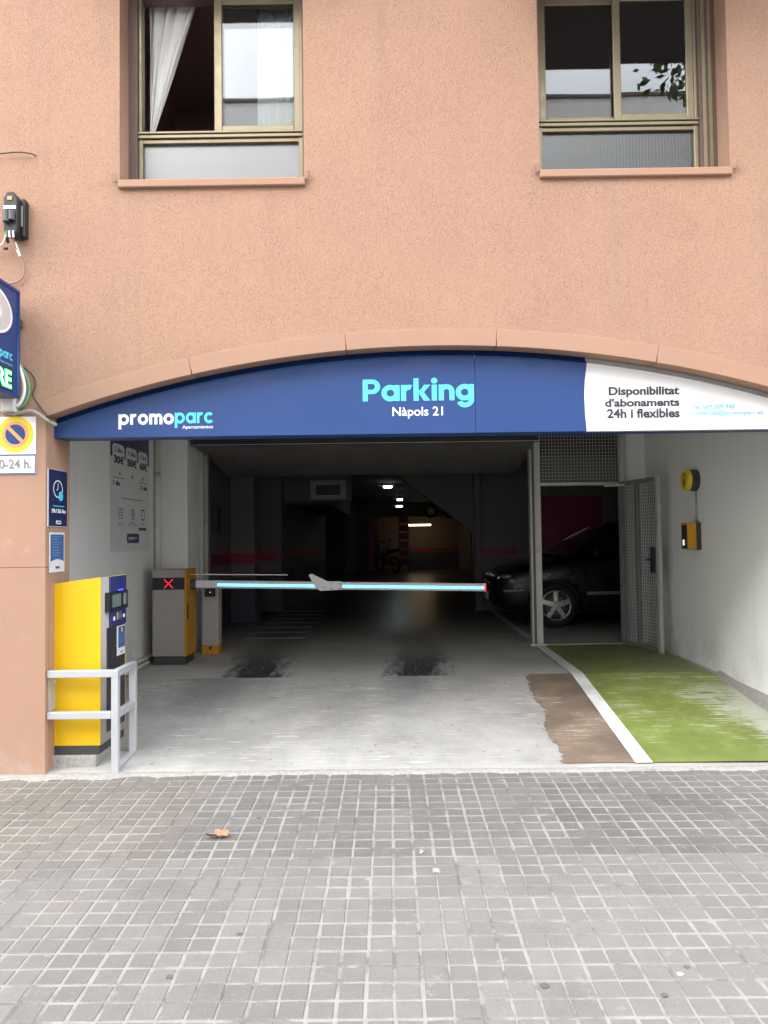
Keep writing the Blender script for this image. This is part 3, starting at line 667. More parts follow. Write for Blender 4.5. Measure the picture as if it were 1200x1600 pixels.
cprop(tube('cable', [(-2.40, 4.96, 2.71), (-2.355, 4.97, 2.63), (-2.335, 4.99, 2.54), (-2.37, 4.99, 2.43), (-2.42, 4.99, 2.415)], .009, 'cable_green'), 'green cable looping beside the blue projecting sign', 'cable', 'wall cables')
cprop(tube('cable', [(-2.39, 4.99, 2.69), (-2.32, 5.0, 2.64), (-2.305, 5.0, 2.56), (-2.34, 5.0, 2.50), (-2.22, 4.985, 2.36), (-2.20, 5.0, 2.33)], .0045, 'cable_dark'), 'thin dark wire running down to the arch corner', 'cable', 'wall cables')
cprop(tube('cable', [(-2.53, 5.0, 2.40), (-2.46, 4.99, 2.372), (-2.40, 4.99, 2.385), (-2.33, 4.985, 2.40), (-2.27, 4.975, 2.37), (-2.22, 4.985, 2.325), (-2.19, 5.04, 2.31)], .012, 'cable_grey'), 'thick grey cable running above the no-parking plate to the sign', 'cable', 'wall cables')

# ------------------------------------------------------------------ posters
pc = thing('clock_poster', (-2.24, 5.18, 1.64), 'navy opening hours poster with white clock on the pillar reveal', 'poster')
B().box(-2.2435, -2.2385, 5.035, 5.335, 1.640, 2.025).build('backing', 'poster_white', pc); B().box(-2.238, -2.2375, 5.045, 5.333, 1.643, 2.022).build('print', 'sign_navy', pc)
SP = SIDE(-2.2365)
link('clock', shape([circ(5.185, 1.895, .073, 40, .82), circ(5.185, 1.895, .065, 40, .80)], .0008, SP), 'ink_white', pc)
g = B(); M = SP @ Matrix.Translation((5.185, 1.895, 0))
for a, l in ((90, .040), (205, .022)): g.add(shape([[(-.003, 0), (.003, 0), (.003, l), (-.003, l)]], .0008, M @ Matrix.Rotation(R(a - 90), 4, 'Z')))
g.build('clock_hands', 'ink_white', pc)
link('bubble', shape([circ(5.228, 1.848, .034, 30, .95)], .001, SIDE(-2.2360)), 'ink_cyan', pc)
text(pc, '24h / 365 dies', 5.085, 1.733, 5.305, 1.760, SP, 'ink_white', .015)
B().box(-2.237, -2.2365, 5.11, 5.28, 1.776, 1.782).build('print_line', 'ink_cyan', pc)
link('badge', shape([rrect(5.155, 1.658, 5.235, 1.682, .008)], .0008, SP), 'ink_white', pc); text(pc, 'promoparc', 5.168, 1.664, 5.222, 1.675, SIDE(-2.2358), 'sign_navy', 0)
pl_ = thing('leaflet_poster', (-2.24, 5.18, 1.33), 'small blue leaflet with white foot below the clock poster', 'poster')
B().box(-2.2435, -2.2385, 5.063, 5.293, 1.335, 1.601).build('backing', 'poster_white', pl_)
link('print', shape([[(5.075, 1.405)] + [(5.075 + .205 * i / 10, 1.405 + .018 * math.sin(math.pi * i / 10)) for i in range(1, 10)] + [(5.280, 1.405), (5.280, 1.588), (5.075, 1.588)]], .0008, SIDE(-2.2375)), 'poster_blue', pl_)
for k in range(8): B().box(-2.2374, -2.2370, 5.10, 5.10 + random.Random(k).uniform(.08, .15), 1.57 - .018 * k, 1.573 - .018 * k).build('print_line', 'ink_pale_blue', pl_)
link('badge', shape([rrect(5.15, 1.358, 5.215, 1.374, .006)], .0008, SIDE(-2.2375)), 'ink_grey', pl_)

wp = thing('price_poster', (-2.59, 7.72, 1.44), 'tall grey price poster with navy head on the left entrance wall', 'poster')
B().box(-2.5995, -2.595, 7.13, 8.31, 1.44, 2.72).build('print', 'poster_white', wp)
SW = SIDE(-2.594)
# navy head with three price tabs cut in
hd = [(7.15, 2.36), (7.205, 2.36)]
tabs = [(7.21, 7.52), (7.58, 7.90), (7.96, 8.24)]
zt = [2.475, 2.475, 2.475]
hd = [(7.15, 2.345)]
for (a, c) in tabs: hd += [(a - .012, 2.345), (a - .012, 2.445), (a + .03, 2.475), (c - .03, 2.475), (c + .012, 2.445), (c + .012, 2.345)]
hd += [(8.305, 2.345), (8.305, 2.71), (7.15, 2.71)]
link('poster_head', shape([hd], .001, SW), 'sign_navy', wp)
for (a, c), d, p in zip(tabs, ('2 dies', '4 dies', '6 dies'), ('30€', '50€', '60€')):
    text(wp, d, a + .05, 2.395, c - .04, 2.445, SW, 'poster_cyan', .02); text(wp, p, a + .03, 2.285, c - .01, 2.365, SW, 'ink_black', .028)
text(wp, '1 dia', 7.22, 2.075, 7.40, 2.12, SW, 'ink_black', .015); text(wp, '31 dies', 8.02, 2.075, 8.23, 2.12, SW, 'ink_black', .015)
for y in (7.40, 7.77, 8.09): link('marker', shape([circ(y, 2.19, .016, 12, 1.2)], .001, SW), 'ink_black', wp)
for (a, c, z) in ((7.21, 7.52, 2.145), (7.98, 8.24, 2.145), (7.45, 8.08, 1.955), (7.34, 7.50, 1.712), (7.34, 7.50, 1.695), (7.64, 7.95, 1.700), (7.72, 7.84, 1.725), (8.04, 8.16, 1.722), (8.03, 8.19, 1.700)):
    B().box(-2.5945, -2.5938, a, c, z, z + .009).build('print_line', 'ink_pale_blue' if z < 1.715 else 'grey_plastic', wp)
def icon(loops): link('icon', shape(loops, .001, SW), 'ink_grey', wp)
icon([rrect(7.37, 1.76, 7.48, 1.86), rrect(7.378, 1.767, 7.472, 1.853)]); icon([circ(7.78, 1.81, .055, 30, 1.0), circ(7.78, 1.81, .048, 30, 1.)]); icon([circ(7.78, 1.81, .026, 24, 1.9), circ(7.78, 1.81, .02, 24, 2.3)]); icon([rrect(8.05, 1.755, 8.15, 1.87, .01), rrect(8.058, 1.77, 8.142, 1.855)])
for z in (1.785, 1.81, 1.833): B().box(-2.5945, -2.5938, 7.385, 7.465, z, z + .007).build('icon', 'ink_grey', wp)
B().box(-2.5945, -2.5938, 7.725, 7.835, 1.807, 1.812).build('icon', 'ink_grey', wp)
B().box(-2.5945, -2.5938, 7.96, 8.20, 1.648, 1.678).build('badge', 'ink_black', wp)
link('badge', shape([rrect(7.60, 1.52, 7.97, 1.615, .03)], .001, SW), 'sign_navy', wp); text(wp, 'promo', 7.65, 1.548, 7.79, 1.58, SIDE(-2.5925), 'ink_white', .01); text(wp, 'parc', 7.795, 1.548, 7.91, 1.58, SIDE(-2.5925), 'ink_cyan', .01)

# ------------------------------------------------------------------ pipes on the left wall
dp = thing('drain_pipe', (-2.56, 8.5, FLZ), 'pale vertical pipe in the corner of the left entrance wall', 'pipe')
B().cyl((-2.562, 8.50, FLZ + .1), (-2.562, 8.50, 2.95), .032, None, 16).build('pipe', 'pvc_white', dp, smooth=True)
for z in (1.1, 2.25): B().cyl((-2.562, 8.50, z), (-2.562, 8.50, z + .05), .036, None, 16).build('clip', 'pipe_grey', dp, smooth=True)
cprop(tube('wall_conduit', [(-2.565, 6.2, fz(6.2) + .06), (-2.565, YK, FLZ + .06), (-2.565, 8.58, FLZ + .06)], .026, 'pvc_white', smooth_path=False), 'upper white conduit along the foot of the left entrance wall', 'pipe')
cprop(tube('wall_conduit', [(-2.53, 6.6, fz(6.6) + .022), (-2.53, YK, FLZ + .022), (-2.53, 8.05, FLZ + .022)], .018, 'pvc_white', smooth_path=False), 'lower thin white conduit on the floor by the left entrance wall', 'pipe')

# ------------------------------------------------------------------ ticket kiosk, plinth, guard rail
g = B(); g.box(-2.30, -1.955, 5.13, 5.66, -.02, .122, .012, 2); cprop(g.build('concrete_plinth', 'raw_concrete'), 'low rough concrete plinth under the yellow ticket kiosk', 'plinth')
kk = thing('ticket_kiosk', (-2.09, 5.4, .122), 'yellow ticket kiosk with dark blue front behind the grey rail', 'kiosk')
YA, YB = 5.15, 5.64; KX0, KX1 = -2.246, -1.936
prof = [(KX0, .182), (KX1, .182), (KX1, 1.297), (KX0, 1.258)]
link('side_panel', shape([prof], .012, FRONT(YA), .002), 'kiosk_yellow', kk); link('side_panel', shape([prof], .012, FRONT(YB - .014), .002), 'kiosk_yellow', kk)
ins = [(KX0 + .004, .18), (KX1 - .003, .18), (KX1 - .003, 1.293), (KX0 + .004, 1.254)]
link('body', shape([ins], YB - YA - .028, FRONT(YA + .013)), 'kiosk_grey', kk)
B().box(KX0 + .006, KX1 - .012, YA + .004, YB - .004, .122, .181).build('foot', 'charcoal', kk)
SK = SIDE(KX1)
def kp(name, u0, v0, u1, v1, t, mat, par=None): return B().box(KX1 - .003, KX1 - .003 + t, u0, u1, v0, v1, .002).build(name, mat, par or kk)
kp('head_panel', 5.315, 1.185, 5.632, 1.292, .012, 'kiosk_blue'); kp('light_bar', 5.46, 1.188, 5.55, 1.196, .02, 'led_blue')
sc_ = kp('screen_housing', 5.235, 1.055, 5.615, 1.187, .030, 'black_plastic'); kp('screen', 5.30, 1.080, 5.465, 1.168, .0325, 'screen_lit', sc_); kp('keypad', 5.52, 1.085, 5.575, 1.165, .0325, 'grey_plastic', sc_)
kp('reader_panel', 5.315, .945, 5.622, 1.053, .014, 'kiosk_blue'); kp('card_slot', 5.425, .985, 5.51, 1.040, .022, 'alloy'); kp('coin_slot', 5.36, .985, 5.39, 1.012, .018, 'ink_white'); kp('coin_slot', 5.555, .99, 5.59, 1.015, .018, 'ink_white')
kp('lower_panel', 5.268, .24, 5.606, .944, .010, 'kiosk_dark')
lf = kp('leaflet', 5.44, .728, 5.60, .936, .014, 'poster_white'); kp('print', 5.455, .78, 5.597, .932, .0145, 'poster_blue', lf)
link('print', shape([circ(5.53, .905, .016, 16)], .0006, SIDE(KX1 + .0125)), 'plate_yellow', lf)
for k in range(5): kp('print_line', 5.475, .875 - .014 * k, 5.575, .879 - .014 * k, .0152, 'ink_pale_blue', lf)
kp('badge', 5.50, .742, 5.545, .754, .0148, 'ink_grey', lf)

gr = thing('guard_rail', (-1.8, 5.06, .03), 'grey square-tube guard rail in front of the yellow kiosk', 'rail')
T = .046
RX = -1.80; RY = 5.055; RY2 = 5.395
B().box(XL + .006, RX + T / 2, RY - T / 2, RY + T / 2, .651, .697, .003).build('top_bar', 'rail_paint', gr)
B().box(XL + .006, RX - T / 2 - .001, RY - T / 2 + .002, RY + T / 2 - .002, .382, .428, .003).build('middle_bar', 'rail_paint', gr)
B().box(RX - T / 2, RX + T / 2, RY - T / 2 + .001, RY + T / 2 - .001, .025, .650, .003).build('post', 'rail_paint', gr)
B().box(RX - T / 2, RX + T / 2, RY2 - T / 2, RY2 + T / 2, .055, .650, .003).build('post', 'rail_paint', gr)
B().box(RX - T / 2 + .001, RX + T / 2 - .001, RY + T / 2 + .001, RY2 + T / 2, .651, .697, .003).build('top_bar', 'rail_paint', gr)
B().box(RX - T / 2 + .002, RX + T / 2 - .002, RY + T / 2 + .001, RY2 - T / 2 - .001, .382, .428, .003).build('middle_bar', 'rail_paint', gr)
B().bar((RX, RY + T / 2, .052), (RX, RY2 - T / 2, .080), T - .004, .012).build('foot_bar', 'rail_paint', gr)
B().box(XL + .006, XL + .014, RY + .0, RY + .10, .43, .65).build('wall_plate', 'rail_paint', gr)
for z in (.48, .60): B().cyl((XL + .013, RY + .07, z), (XL + .022, RY + .07, z), .009, None, 6).build('bolt', 'galvanised', gr)

# ------------------------------------------------------------------ barrier
bg_ = thing('barrier', (-2.3, 8.2, FLZ), 'car park barrier with white boom, cyan light strip and red cross', 'barrier')
bx0, bx1, by0, by1 = -2.475, -2.125, 8.02, 8.42
B().box(bx0 + .01, bx1 - .01, by0 + .012, by1 - .01, FLZ, .335, .004).build('foot', 'charcoal', bg_)
B().box(bx0, bx1 - .012, by0, by1, .336, 1.238, .006).build('housing', 'unit_grey', bg_)
B().box(bx1 - .0115, bx1 + .004, by0 - .006, by1, .336, 1.245, .003).build('door', 'unit_orange', bg_)
B().box(bx1 + .004, bx1 + .014, by0 + .04, by0 + .055, .72, .88).build('door_handle', 'black_plastic', bg_)
B().box(bx0 + .004, bx1 - .014, by0 - .006, by0 - .001, 1.03, 1.155).build('display', 'black_plastic', bg_)
for s in (1, -1): B().bar((-2.302 - .045, by0 - .009, 1.093 - s * .045), (-2.302 + .045, by0 - .009, 1.093 + s * .045), .008, .002, (0, -1, 0)).build('red_cross', 'led_red', bg_)
B().cyl((bx1 + .004, 8.22, 1.07), (bx1 + .06, 8.22, 1.07), .055, None, 20).build('hub', 'dark_steel', bg_)
AY = 8.22
def az(x): return 1.075 - .0235 * (x + 2.1)
B().bar((bx1 + .02, AY, az(bx1)), (1.015, AY, az(1.015)), .045, .082, bev=.008).build('boom', 'arm_white', bg_)
B().bar((-1.83, AY - .0235, az(-1.83) - .004), (1.0, AY - .0235, az(1.0) - .004), .003, .022).build('light_strip', 'led_cyan', bg_)
B().bar((1.0155, AY, az(1.015)), (1.022, AY, az(1.02)), .05, .088).build('end_cap', 'led_red', bg_)
pz = az(-.7)
link('hinge_plate', shape([[(-.86, pz + .115), (-.83, pz + .13), (-.66, pz + .045), (-.52, pz + .045), (-.50, pz + .03), (-.50, pz - .045), (-.74, pz - .055), (-.80, pz - .005)]], .008, FRONT(AY - .032), .002), 'arm_white', bg_)
for x, z in ((-.70, -.02), (-.62, .02), (-.62, -.03), (-.53, .02), (-.53, -.03)): B().cyl((x, AY - .032, pz + z), (x, AY - .038, pz + z), .007, None, 6).build('bolt', 'dark_steel', bg_)
tube('tension_rod', [(-2.12, AY, 1.178), (-1.09, AY, 1.160)], .006, 'arm_white', bg_)

ph = thing('photocell_post', (-2.04, 8.85, FLZ), 'short white post with orange foot behind the barrier cabinet', 'post')
B().box(-2.135, -1.945, 8.75, 8.92, .345, 1.00, .006).build('housing', 'kiosk_grey', ph); B().box(-2.136, -1.944, 8.748, 8.921, FLZ, .342, .004).build('foot', 'unit_orange', ph)
B().box(-2.10, -1.98, 8.744, 8.7495, .90, .995).build('sensor', 'kiosk_dark', ph); B().cyl((-2.04, 8.744, .95), (-2.04, 8.740, .95), .006, None, 8).build('lamp', 'led_pink', ph)
B().cyl((-2.04, 8.748, .32), (-2.04, 8.744, .32), .018, None, 12).build('keyhole', 'black_plastic', ph)

# ------------------------------------------------------------------ garage door, gate frame, mesh door
od = thing('overhead_door', (-.2, 9.3, 2.5), 'wide grey tilted-up garage door under the blue sign', 'door')
yF, zF, yB, zB_ = 8.65, 2.655, 10.4, 2.43
x0, x1 = -2.215, 1.672
g = B(); g.grid([[(x0, yF, zF), (x1, yF, zF)], [(-2.16, yB, zB_), (1.72, yB, zB_)]]); o = g.build('panel', 'door_panel', od); m = o.modifiers.new('t', 'SOLIDIFY'); m.thickness = .03; m.offset = 1
for k in range(7):
    x = x0 + .05 + (x1 - x0 - .1) * k / 6
    B().bar((x, yF + .04, zF - .022), (x + .03, yB - .06, zB_ - .02), .035, .03).build('rib', 'door_panel', od)
B().bar((x0 + .01, 9.5, 2.527), (x1 - .01, 9.5, 2.527), .04, .028).build('rib', 'door_panel', od)
B().box(x0, x1 + .02, yF - .045, yF - .002, 2.598, 2.735, .004).build('front_beam', 'door_black', od)
B().box(x0, x1 + .02, yF - .052, yF - .046, 2.605, 2.612).build('edge_strip', 'galvanised', od)
B().box(-2.10, 1.80, yB + .002, yB + .03, zB_ - .03, zB_ + .01).build('rear_bar', 'door_black', od); B().box(-1.8, 1.65, yB - .006, yB + .001, zB_ - .026, zB_ - .018).build('edge_strip', 'galvanised', od)

gf = thing('gate_frame', (.5, 9.2, FLZ), 'galvanised steel gate posts with a mesh grille over the doorway', 'gate frame')
B().box(-2.25, -2.20, 9.10, 9.2, FLZ, 2.75).box(-2.195, -2.15, 9.14, 9.2, FLZ, 2.75).build('post', 'galvanised', gf); B().box(-2.145, -2.125, 9.10, 9.18, FLZ, 2.75, .003).build('guide_rail', 'dark_steel', gf)
B().box(1.668, 1.708, 9.08, 9.2, FLZ, 2.72, .004).build('guide_rail', 'galvanised', gf); B().box(1.714, 1.80, 9.10, 9.2, FLZ, 2.80, .004).build('post', 'galvanised', gf); B().box(1.690, 1.72, 9.07, 9.078, FLZ, 2.72).build('guide_rail', 'dark_steel', gf)
B().box(2.742, 2.812, 9.10, 9.2, FLZ, 2.86, .004).build('post', 'galvanised', gf); B().box(1.64, 1.84, 9.06, 9.22, FLZ, FLZ + .03, .004).build('foot_plate', 'galvanised', gf)
B().box(1.801, 2.741, 9.11, 9.19, 2.135, 2.172, .003).build('door_head', 'galvanised', gf); B().box(1.801, 2.741, 9.11, 9.19, 2.765, 2.80, .003).build('door_head', 'galvanised', gf)
B().box(1.801, 2.741, 9.12, 9.18, FLZ + .001, FLZ + .018, .003).build('threshold', 'galvanised', gf)
def meshgrid(u0, u1, v0, v1, M, du, dv, r=.0022):
    g = B(); nu = int((u1 - u0) / du); nv = int((v1 - v0) / dv)
    for i in range(nu + 1): u = u0 + (u1 - u0) * i / nu; g.box(u - r, u + r, v0, v1, -r, r, M=M)
    for j in range(nv + 1): v = v0 + (v1 - v0) * j / nv; g.box(u0, u1, v - r, v + r, r, r * 3, M=M)
    return g
FM = FRONT(9.15)
meshgrid(1.802, 2.740, 2.173, 2.764, FM, .037, .037, .0024).build('grille', 'grille_wire', gf)

md = thing('mesh_door', (2.74, 9.16, FLZ), 'grey wire mesh pedestrian door standing open by the right wall', 'door')
d = Vector((2.915 - 2.745, 8.30 - 9.12, 0)); L = d.length; u = d / L; nrm = Vector((u.y, -u.x, 0)) 
MD = Matrix(((u.x, 0, nrm.x, 2.745), (u.y, 0, nrm.y, 9.12), (0, 1, 0, FLZ + .015), (0, 0, 0, 1)))
H = 1.905
def dbox(name, u0, u1, v0, v1, w0, w1, mat, bev=.003): return B().box(u0, u1, v0, v1, w0, w1, bev, 1, MD).build(name, mat, md)
dbox('stile', 0, .05, 0, H, -.02, .02, 'gate_grey'); dbox('stile', L - .06, L, 0, H, -.02, .02, 'galvanised'); dbox('stile', L * .42, L * .42 + .05, .05, H - .05, -.018, .018, 'gate_grey')
dbox('rail', .05, L - .06, 0, .05, -.019, .019, 'gate_grey'); dbox('rail', .05, L - .06, H - .05, H, -.019, .019, 'gate_grey')
meshgrid(.05, L * .42, .05, H - .05, MD, .036, .036, .0027).build('mesh', 'gate_grey', md); meshgrid(L * .42 + .05, L - .06, .05, H - .05, MD, .036, .036, .0027).build('mesh', 'gate_grey', md)
dbox('lock_box', L - .15, L - .055, .86, 1.14, -.034, .034, 'charcoal'); dbox('handle', L - .20, L - .10, .995, 1.012, .036, .06, 'black_plastic'); dbox('handle', L - .20, L - .10, .995, 1.012, -.06, -.036, 'black_plastic')
B().bar((2.55, 9.09, 2.125), (2.79, 8.99, 2.125), .03, .02).build('door_closer', 'galvanised', md)

# ------------------------------------------------------------------ right wall devices
ib = thing('info_disc', (3.0, 7.72, 1.97), 'round yellow and black warning light on the right wall', 'lamp')
B().cyl((3.053, 7.64, 2.075), (2.975, 7.64, 2.075), .108, None, 36).build('base', 'charcoal', ib, smooth=False); B().cyl((2.975, 7.64, 2.075), (2.935, 7.64, 2.075), .108, .094, 36).build('face', 'plate_yellow', ib)
B().box(2.930, 2.934, 7.628, 7.652, 2.020, 2.090).cyl((2.930, 7.64, 2.125), (2.934, 7.64, 2.125), .015, None, 14).build('info_mark', 'black_plastic', ib)
ic = thing('intercom', (3.0, 7.72, 1.38), 'yellow intercom box with dark keypad on the right wall', 'intercom')
B().box(3.015, 3.053, 7.545, 7.735, 1.385, 1.655, .004).build('back_box', 'charcoal', ic); B().box(2.925, 3.014, 7.555, 7.725, 1.388, 1.652, .006).build('case', 'unit_orange', ic)
B().box(2.919, 2.9245, 7.575, 7.705, 1.40, 1.630, .002).build('keypad', 'kiosk_dark', ic); B().box(2.914, 2.9185, 7.635, 7.660, 1.430, 1.485, .002).build('button', 'led_white', ic)
cprop(B().cyl((3.044, 7.63, 1.656), (3.044, 7.63, 1.965), .009, None, 10).build('cable_conduit', 'pipe_grey', smooth=True), 'thin grey conduit between the round light and the intercom', 'pipe')

# ------------------------------------------------------------------ car in the first bay
def make_car():
    c = thing('car', (1.47, 10.86, FLZ), 'black car parked behind the mesh doorway with silver five-spoke wheel', 'car')
    W = .87; XC = .87             # width centre line at y = W (near flank y = 0)
    st = [  # x, half width, z low, z belt(shoulder), z top (bonnet)
        (.0, .50, .36, .60, .66), (.05, .66, .26, .66, .74), (.20, .78, .20, .72, .84), (.45, .85, .18, .80, .90), (.80, .87, .18, .86, .96), (1.20, .875, .17, .90, 1.01),
        (1.70, .875, .17, .92, 1.03), (2.5, .875, .17, .94, 1.03), (3.3, .87, .18, .96, 1.04), (3.8, .85, .22, .96, 1.04), (4.15, .80, .28, .94, 1.02), (4.27, .70, .34, .86, .96)]
    g = B(); rows = []
    for x, hw, zl, zb, zt in st:
        zm = (zl + zb) / 2
        half = [(0, zl), (hw * .80, zl), (hw * .96, zl + .06), (hw, zm - .02), (hw * .995, zb - .10), (hw * .975, zb), (hw * .90, zt - .03), (hw * .60, zt), (0, zt + .012)]
        ring = [(x, XC - q, z) for q, z in half] + [(x, XC + q, z) for q, z in half[::-1][1:-1]]
        ring.append(ring[0]); rows.append(ring)
    g.grid(rows); g.bm.faces.new([v for v in list(g.bm.verts)[:0]]) if False else None
    bmesh.ops.remove_doubles(g.bm, verts=g.bm.verts, dist=1e-5); bmesh.ops.holes_fill(g.bm, edges=g.bm.edges)
    o = g.build('body', 'car_paint', c, True, True)
    sub = o.modifiers.new('s', 'SUBSURF'); sub.levels = sub.render_levels = 2
    cut = B()
    for x in (.86, 3.42):
        for y in (-.06, 1.80): cut.cyl((x, y - .14, .315), (x, y + .30 if y < 0 else y + .14, .315), .37, None, 32); 
        # the far cutters mirror the near ones
    cm = cut.mesh('cut'); co_ = bpy.data.objects.new('cut', cm); col.objects.link(co_); co_.matrix_world = Matrix.Translation((1.47, 10.86, FLZ))
    bo = o.modifiers.new('b', 'BOOLEAN'); bo.operation = 'DIFFERENCE'; bo.object = co_; bo.solver = 'FAST'
    bpy.context.view_layer.update()
    dg = bpy.context.evaluated_depsgraph_get(); me = bpy.data.meshes.new_from_object(o.evaluated_get(dg)); o.modifiers.clear(); o.data = me
    bpy.data.objects.remove(co_)
    # cabin
    g = B(); rows = []
    cab = [(.98, .80, 1.00, 1.01), (1.32, .79, 1.02, 1.23), (1.72, .765, 1.03, 1.42), (2.1, .75, 1.03, 1.48), (2.7, .75, 1.04, 1.49), (3.3, .74, 1.04, 1.45), (3.75, .73, 1.04, 1.33), (4.12, .72, 1.02, 1.04)]
    for x, hw, zb, zt in cab:
        k = max(.001, zt - zb); hr = hw - .19 * min(1, k / .42)
        half = [(hw, zb - .03), (hw - .02, zb + .02 * min(1, k)), (hr + .03, zt - .06 * min(1, k / .3)), (hr - .08, zt), (0, zt + .015)]
        rows.append([(x, XC - q, z) for q, z in half] + [(x, XC + q, z) for q, z in half[::-1][1:]])
    g.grid(rows); o = g.build('cabin_glass', 'car_glass', c, True, True); q = o.modifiers.new('s', 'SUBSURF'); q.levels = q.render_levels = 2
    g = B(); g.grid([[(x, XC - .52 + .0, z), (x, XC, z + .02), (x, XC + .52, z)] for x, z in ((1.78, 1.447), (2.1, 1.495), (2.7, 1.507), (3.3, 1.465), (3.7, 1.36))]); o = g.build('roof', 'car_paint', c, True, True); q = o.modifiers.new('t', 'SOLIDIFY'); q.thickness = .012
    for s in (1, -1):
        yy = XC - s * .715
        g = B(); pts = [(1.02, .785, 1.02), (1.36, .755, 1.23), (1.74, .62, 1.43)]
        for a, e in zip(pts[:-1], pts[1:]): g.bar((a[0], XC - s * a[1], a[2]), (e[0], XC - s * e[1], e[2]), .05, .03)
        g.build('pillar', 'car_paint', c, True); B().bar((2.5, XC - s * .76, 1.04), (2.52, XC - s * .60, 1.46), .07, .02).build('pillar', 'car_paint', c, True)
        B().ball((1.42, XC - s * .96, 1.04), .09, 14, (.7, 1.1, .75)).build('mirror', 'car_paint', c, True, True)
        B().bar((2.28, XC - s * .882, .86), (2.46, XC - s * .882, .865), .02, .025, bev=.005).build('door_handle', 'chrome', c, True); B().bar((3.08, XC - s * .878, .88), (3.26, XC - s * .876, .885), .02, .025, bev=.005).build('door_handle', 'chrome', c, True)
        B().bar((1.3, XC - s * .878, .48), (3.0, XC - s * .878, .50), .02, .045, bev=.006).build('side_moulding', 'grey_plastic', c, True)
        for xx in (1.28, 2.5, 3.1): B().bar((xx, XC - s * .876, .24), (xx + .01, XC - s * .866, .96), .006, .012).build('door_gap', 'black_plastic', c, True)
        # headlamp
        hl = B().ball((.24, XC - s * .68, .72), .11, 16, (1.3, .8, .42)).build('headlamp', 'lens', c, True, True); B().ball((.10, XC - s * .60, .70), .05, 12, (.9, 1, .9)).build('reflector', 'chrome', hl, True, True)
        B().ball((.28, XC - s * .77, .66), .05, 10, (1.3, .6, .6)).build('indicator', 'amber', hl, True, True)
        B().ball((.06, XC - s * .55, .40), .06, 12, (.6, 1, .7)).build('fog_lamp', 'lens', c, True, True)
        B().bar((.14, XC - s * .79, .52), (.42, XC - s * .862, .54), .02, .03, bev=.005).build('bumper_strip', 'grey_plastic', c, True)
        for x in (.86, 3.42):
            y0 = XC - s * .80
            w = B().torus((x, y0, .315), .255, .062, 'Y', 40, 12, 1.5).build('wheel', 'tyre', c, True, True)
            g = B().torus((x, y0 - s * .075, .315), .205, .013, 'Y', 40, 8).cyl((x, y0 - s * .02, .315), (x, y0 - s * .075, .315), .055, .045, 20)
            for k in range(5):
                a = R(90 + 72 * k); dx, dz = math.cos(a), math.sin(a)
                g.bar((x + dx * .03, y0 - s * .070, .315 + dz * .03), (x + dx * .205, y0 - s * .066, .315 + dz * .205), .02, .072 - .0, (-dz, 0, dx) if False else (-dz, 0, dx), .006)
            g.build('rim', 'alloy', w, True)
            B().cyl((x, y0 - s * .0, .315), (x, y0 - s * .045, .315), .14, None, 24).build('brake_disc', 'dark_steel', w, True); B().cyl((x, y0 + s * .02, .315), (x, y0 - s * .01, .315), .21, None, 32).build('rim_well', 'black_plastic', w, True)
            for k in range(5):
                a = R(126 + 72 * k); B().cyl((x + .037 * math.cos(a), y0 - s * .07, .315 + .037 * math.sin(a)), (x + .037 * math.cos(a), y0 - s * .080, .315 + .037 * math.sin(a)), .008, None, 8).build('wheel_nut', 'black_plastic', w, True)
    B().box(-.005, .03, XC - .34, XC + .34, .52, .63, .01).build('grille', 'black_plastic', c, True); B().box(-.012, -.006, XC - .30, XC + .30, .60, .612).build('grille_bar', 'chrome', c, True)
    B().box(-.02, -.006, XC - .26, XC + .26, .37, .48, .004).build('number_plate', 'plate_white', c, True)
    return c
make_car()

# ------------------------------------------------------------------ deep in the garage
mb = thing('motorbike', (-.05, 29.2, FLZ), 'grey and black motorbike parked far inside the garage', 'motorbike', rot=(0, 0, R(-62)))
for x in (-.66, .62):
    wv = B().torus((x, 0, .30), .25, .055, 'Y', 28, 8).build('wheel', 'tyre', mb, True, True); B().torus((x, 0, .30), .20, .014, 'Y', 24, 6).cyl((x, -.05, .3), (x, .05, .3), .05, None, 12).build('rim', 'alloy', wv, True)
for s in (-1, 1): B().cyl((-.66, s * .09, .30), (-.42, s * .09, .98), .025, None, 10).build('fork', 'chrome', mb, True)
B().bar((.62, .09, .30), (.0, .10, .42), .04, .06).bar((.62, -.09, .30), (.0, -.10, .42), .04, .06).build('swing_arm', 'dark_steel', mb, True)
B().box(-.25, .22, -.14, .14, .28, .62, .05, 2).build('engine', 'dark_steel', mb, True); B().ball((-.12, 0, .80), .24, 16, (1.25, .62, .62)).build('tank', 'bike_grey', mb, True, True)
link('seat', shape([[(.05, .78), (.30, .74), (.75, .86), (.80, .92), (.35, .84), (.1, .88)]], .24, FRONT(-.12), .02), 'black_plastic', mb, True)
link('fairing', shape([[(-.72, .62), (-.45, .55), (-.25, .75), (-.36, 1.06), (-.50, 1.20), (-.56, 1.02), (-.74, .86)]], .34, FRONT(-.17), .04), 'bike_grey', mb, True)
B().cyl((-.42, -.36, 1.06), (-.42, .36, 1.06), .018, None, 10).build('handlebar', 'black_plastic', mb, True); B().ball((-.70, 0, .80), .09, 12, (.6, 1.2, .8)).build('headlamp', 'lens', mb, True, True)
B().cyl((.2, -.17, .34), (.85, -.18, .48), .05, .06, 12).build('exhaust', 'chrome', mb, True)
for s in (-1, 1): B().ball((-.46, s * .34, 1.22), .07, 10, (.3, 1, .6)).build('mirror', 'black_plastic', mb, True, True)

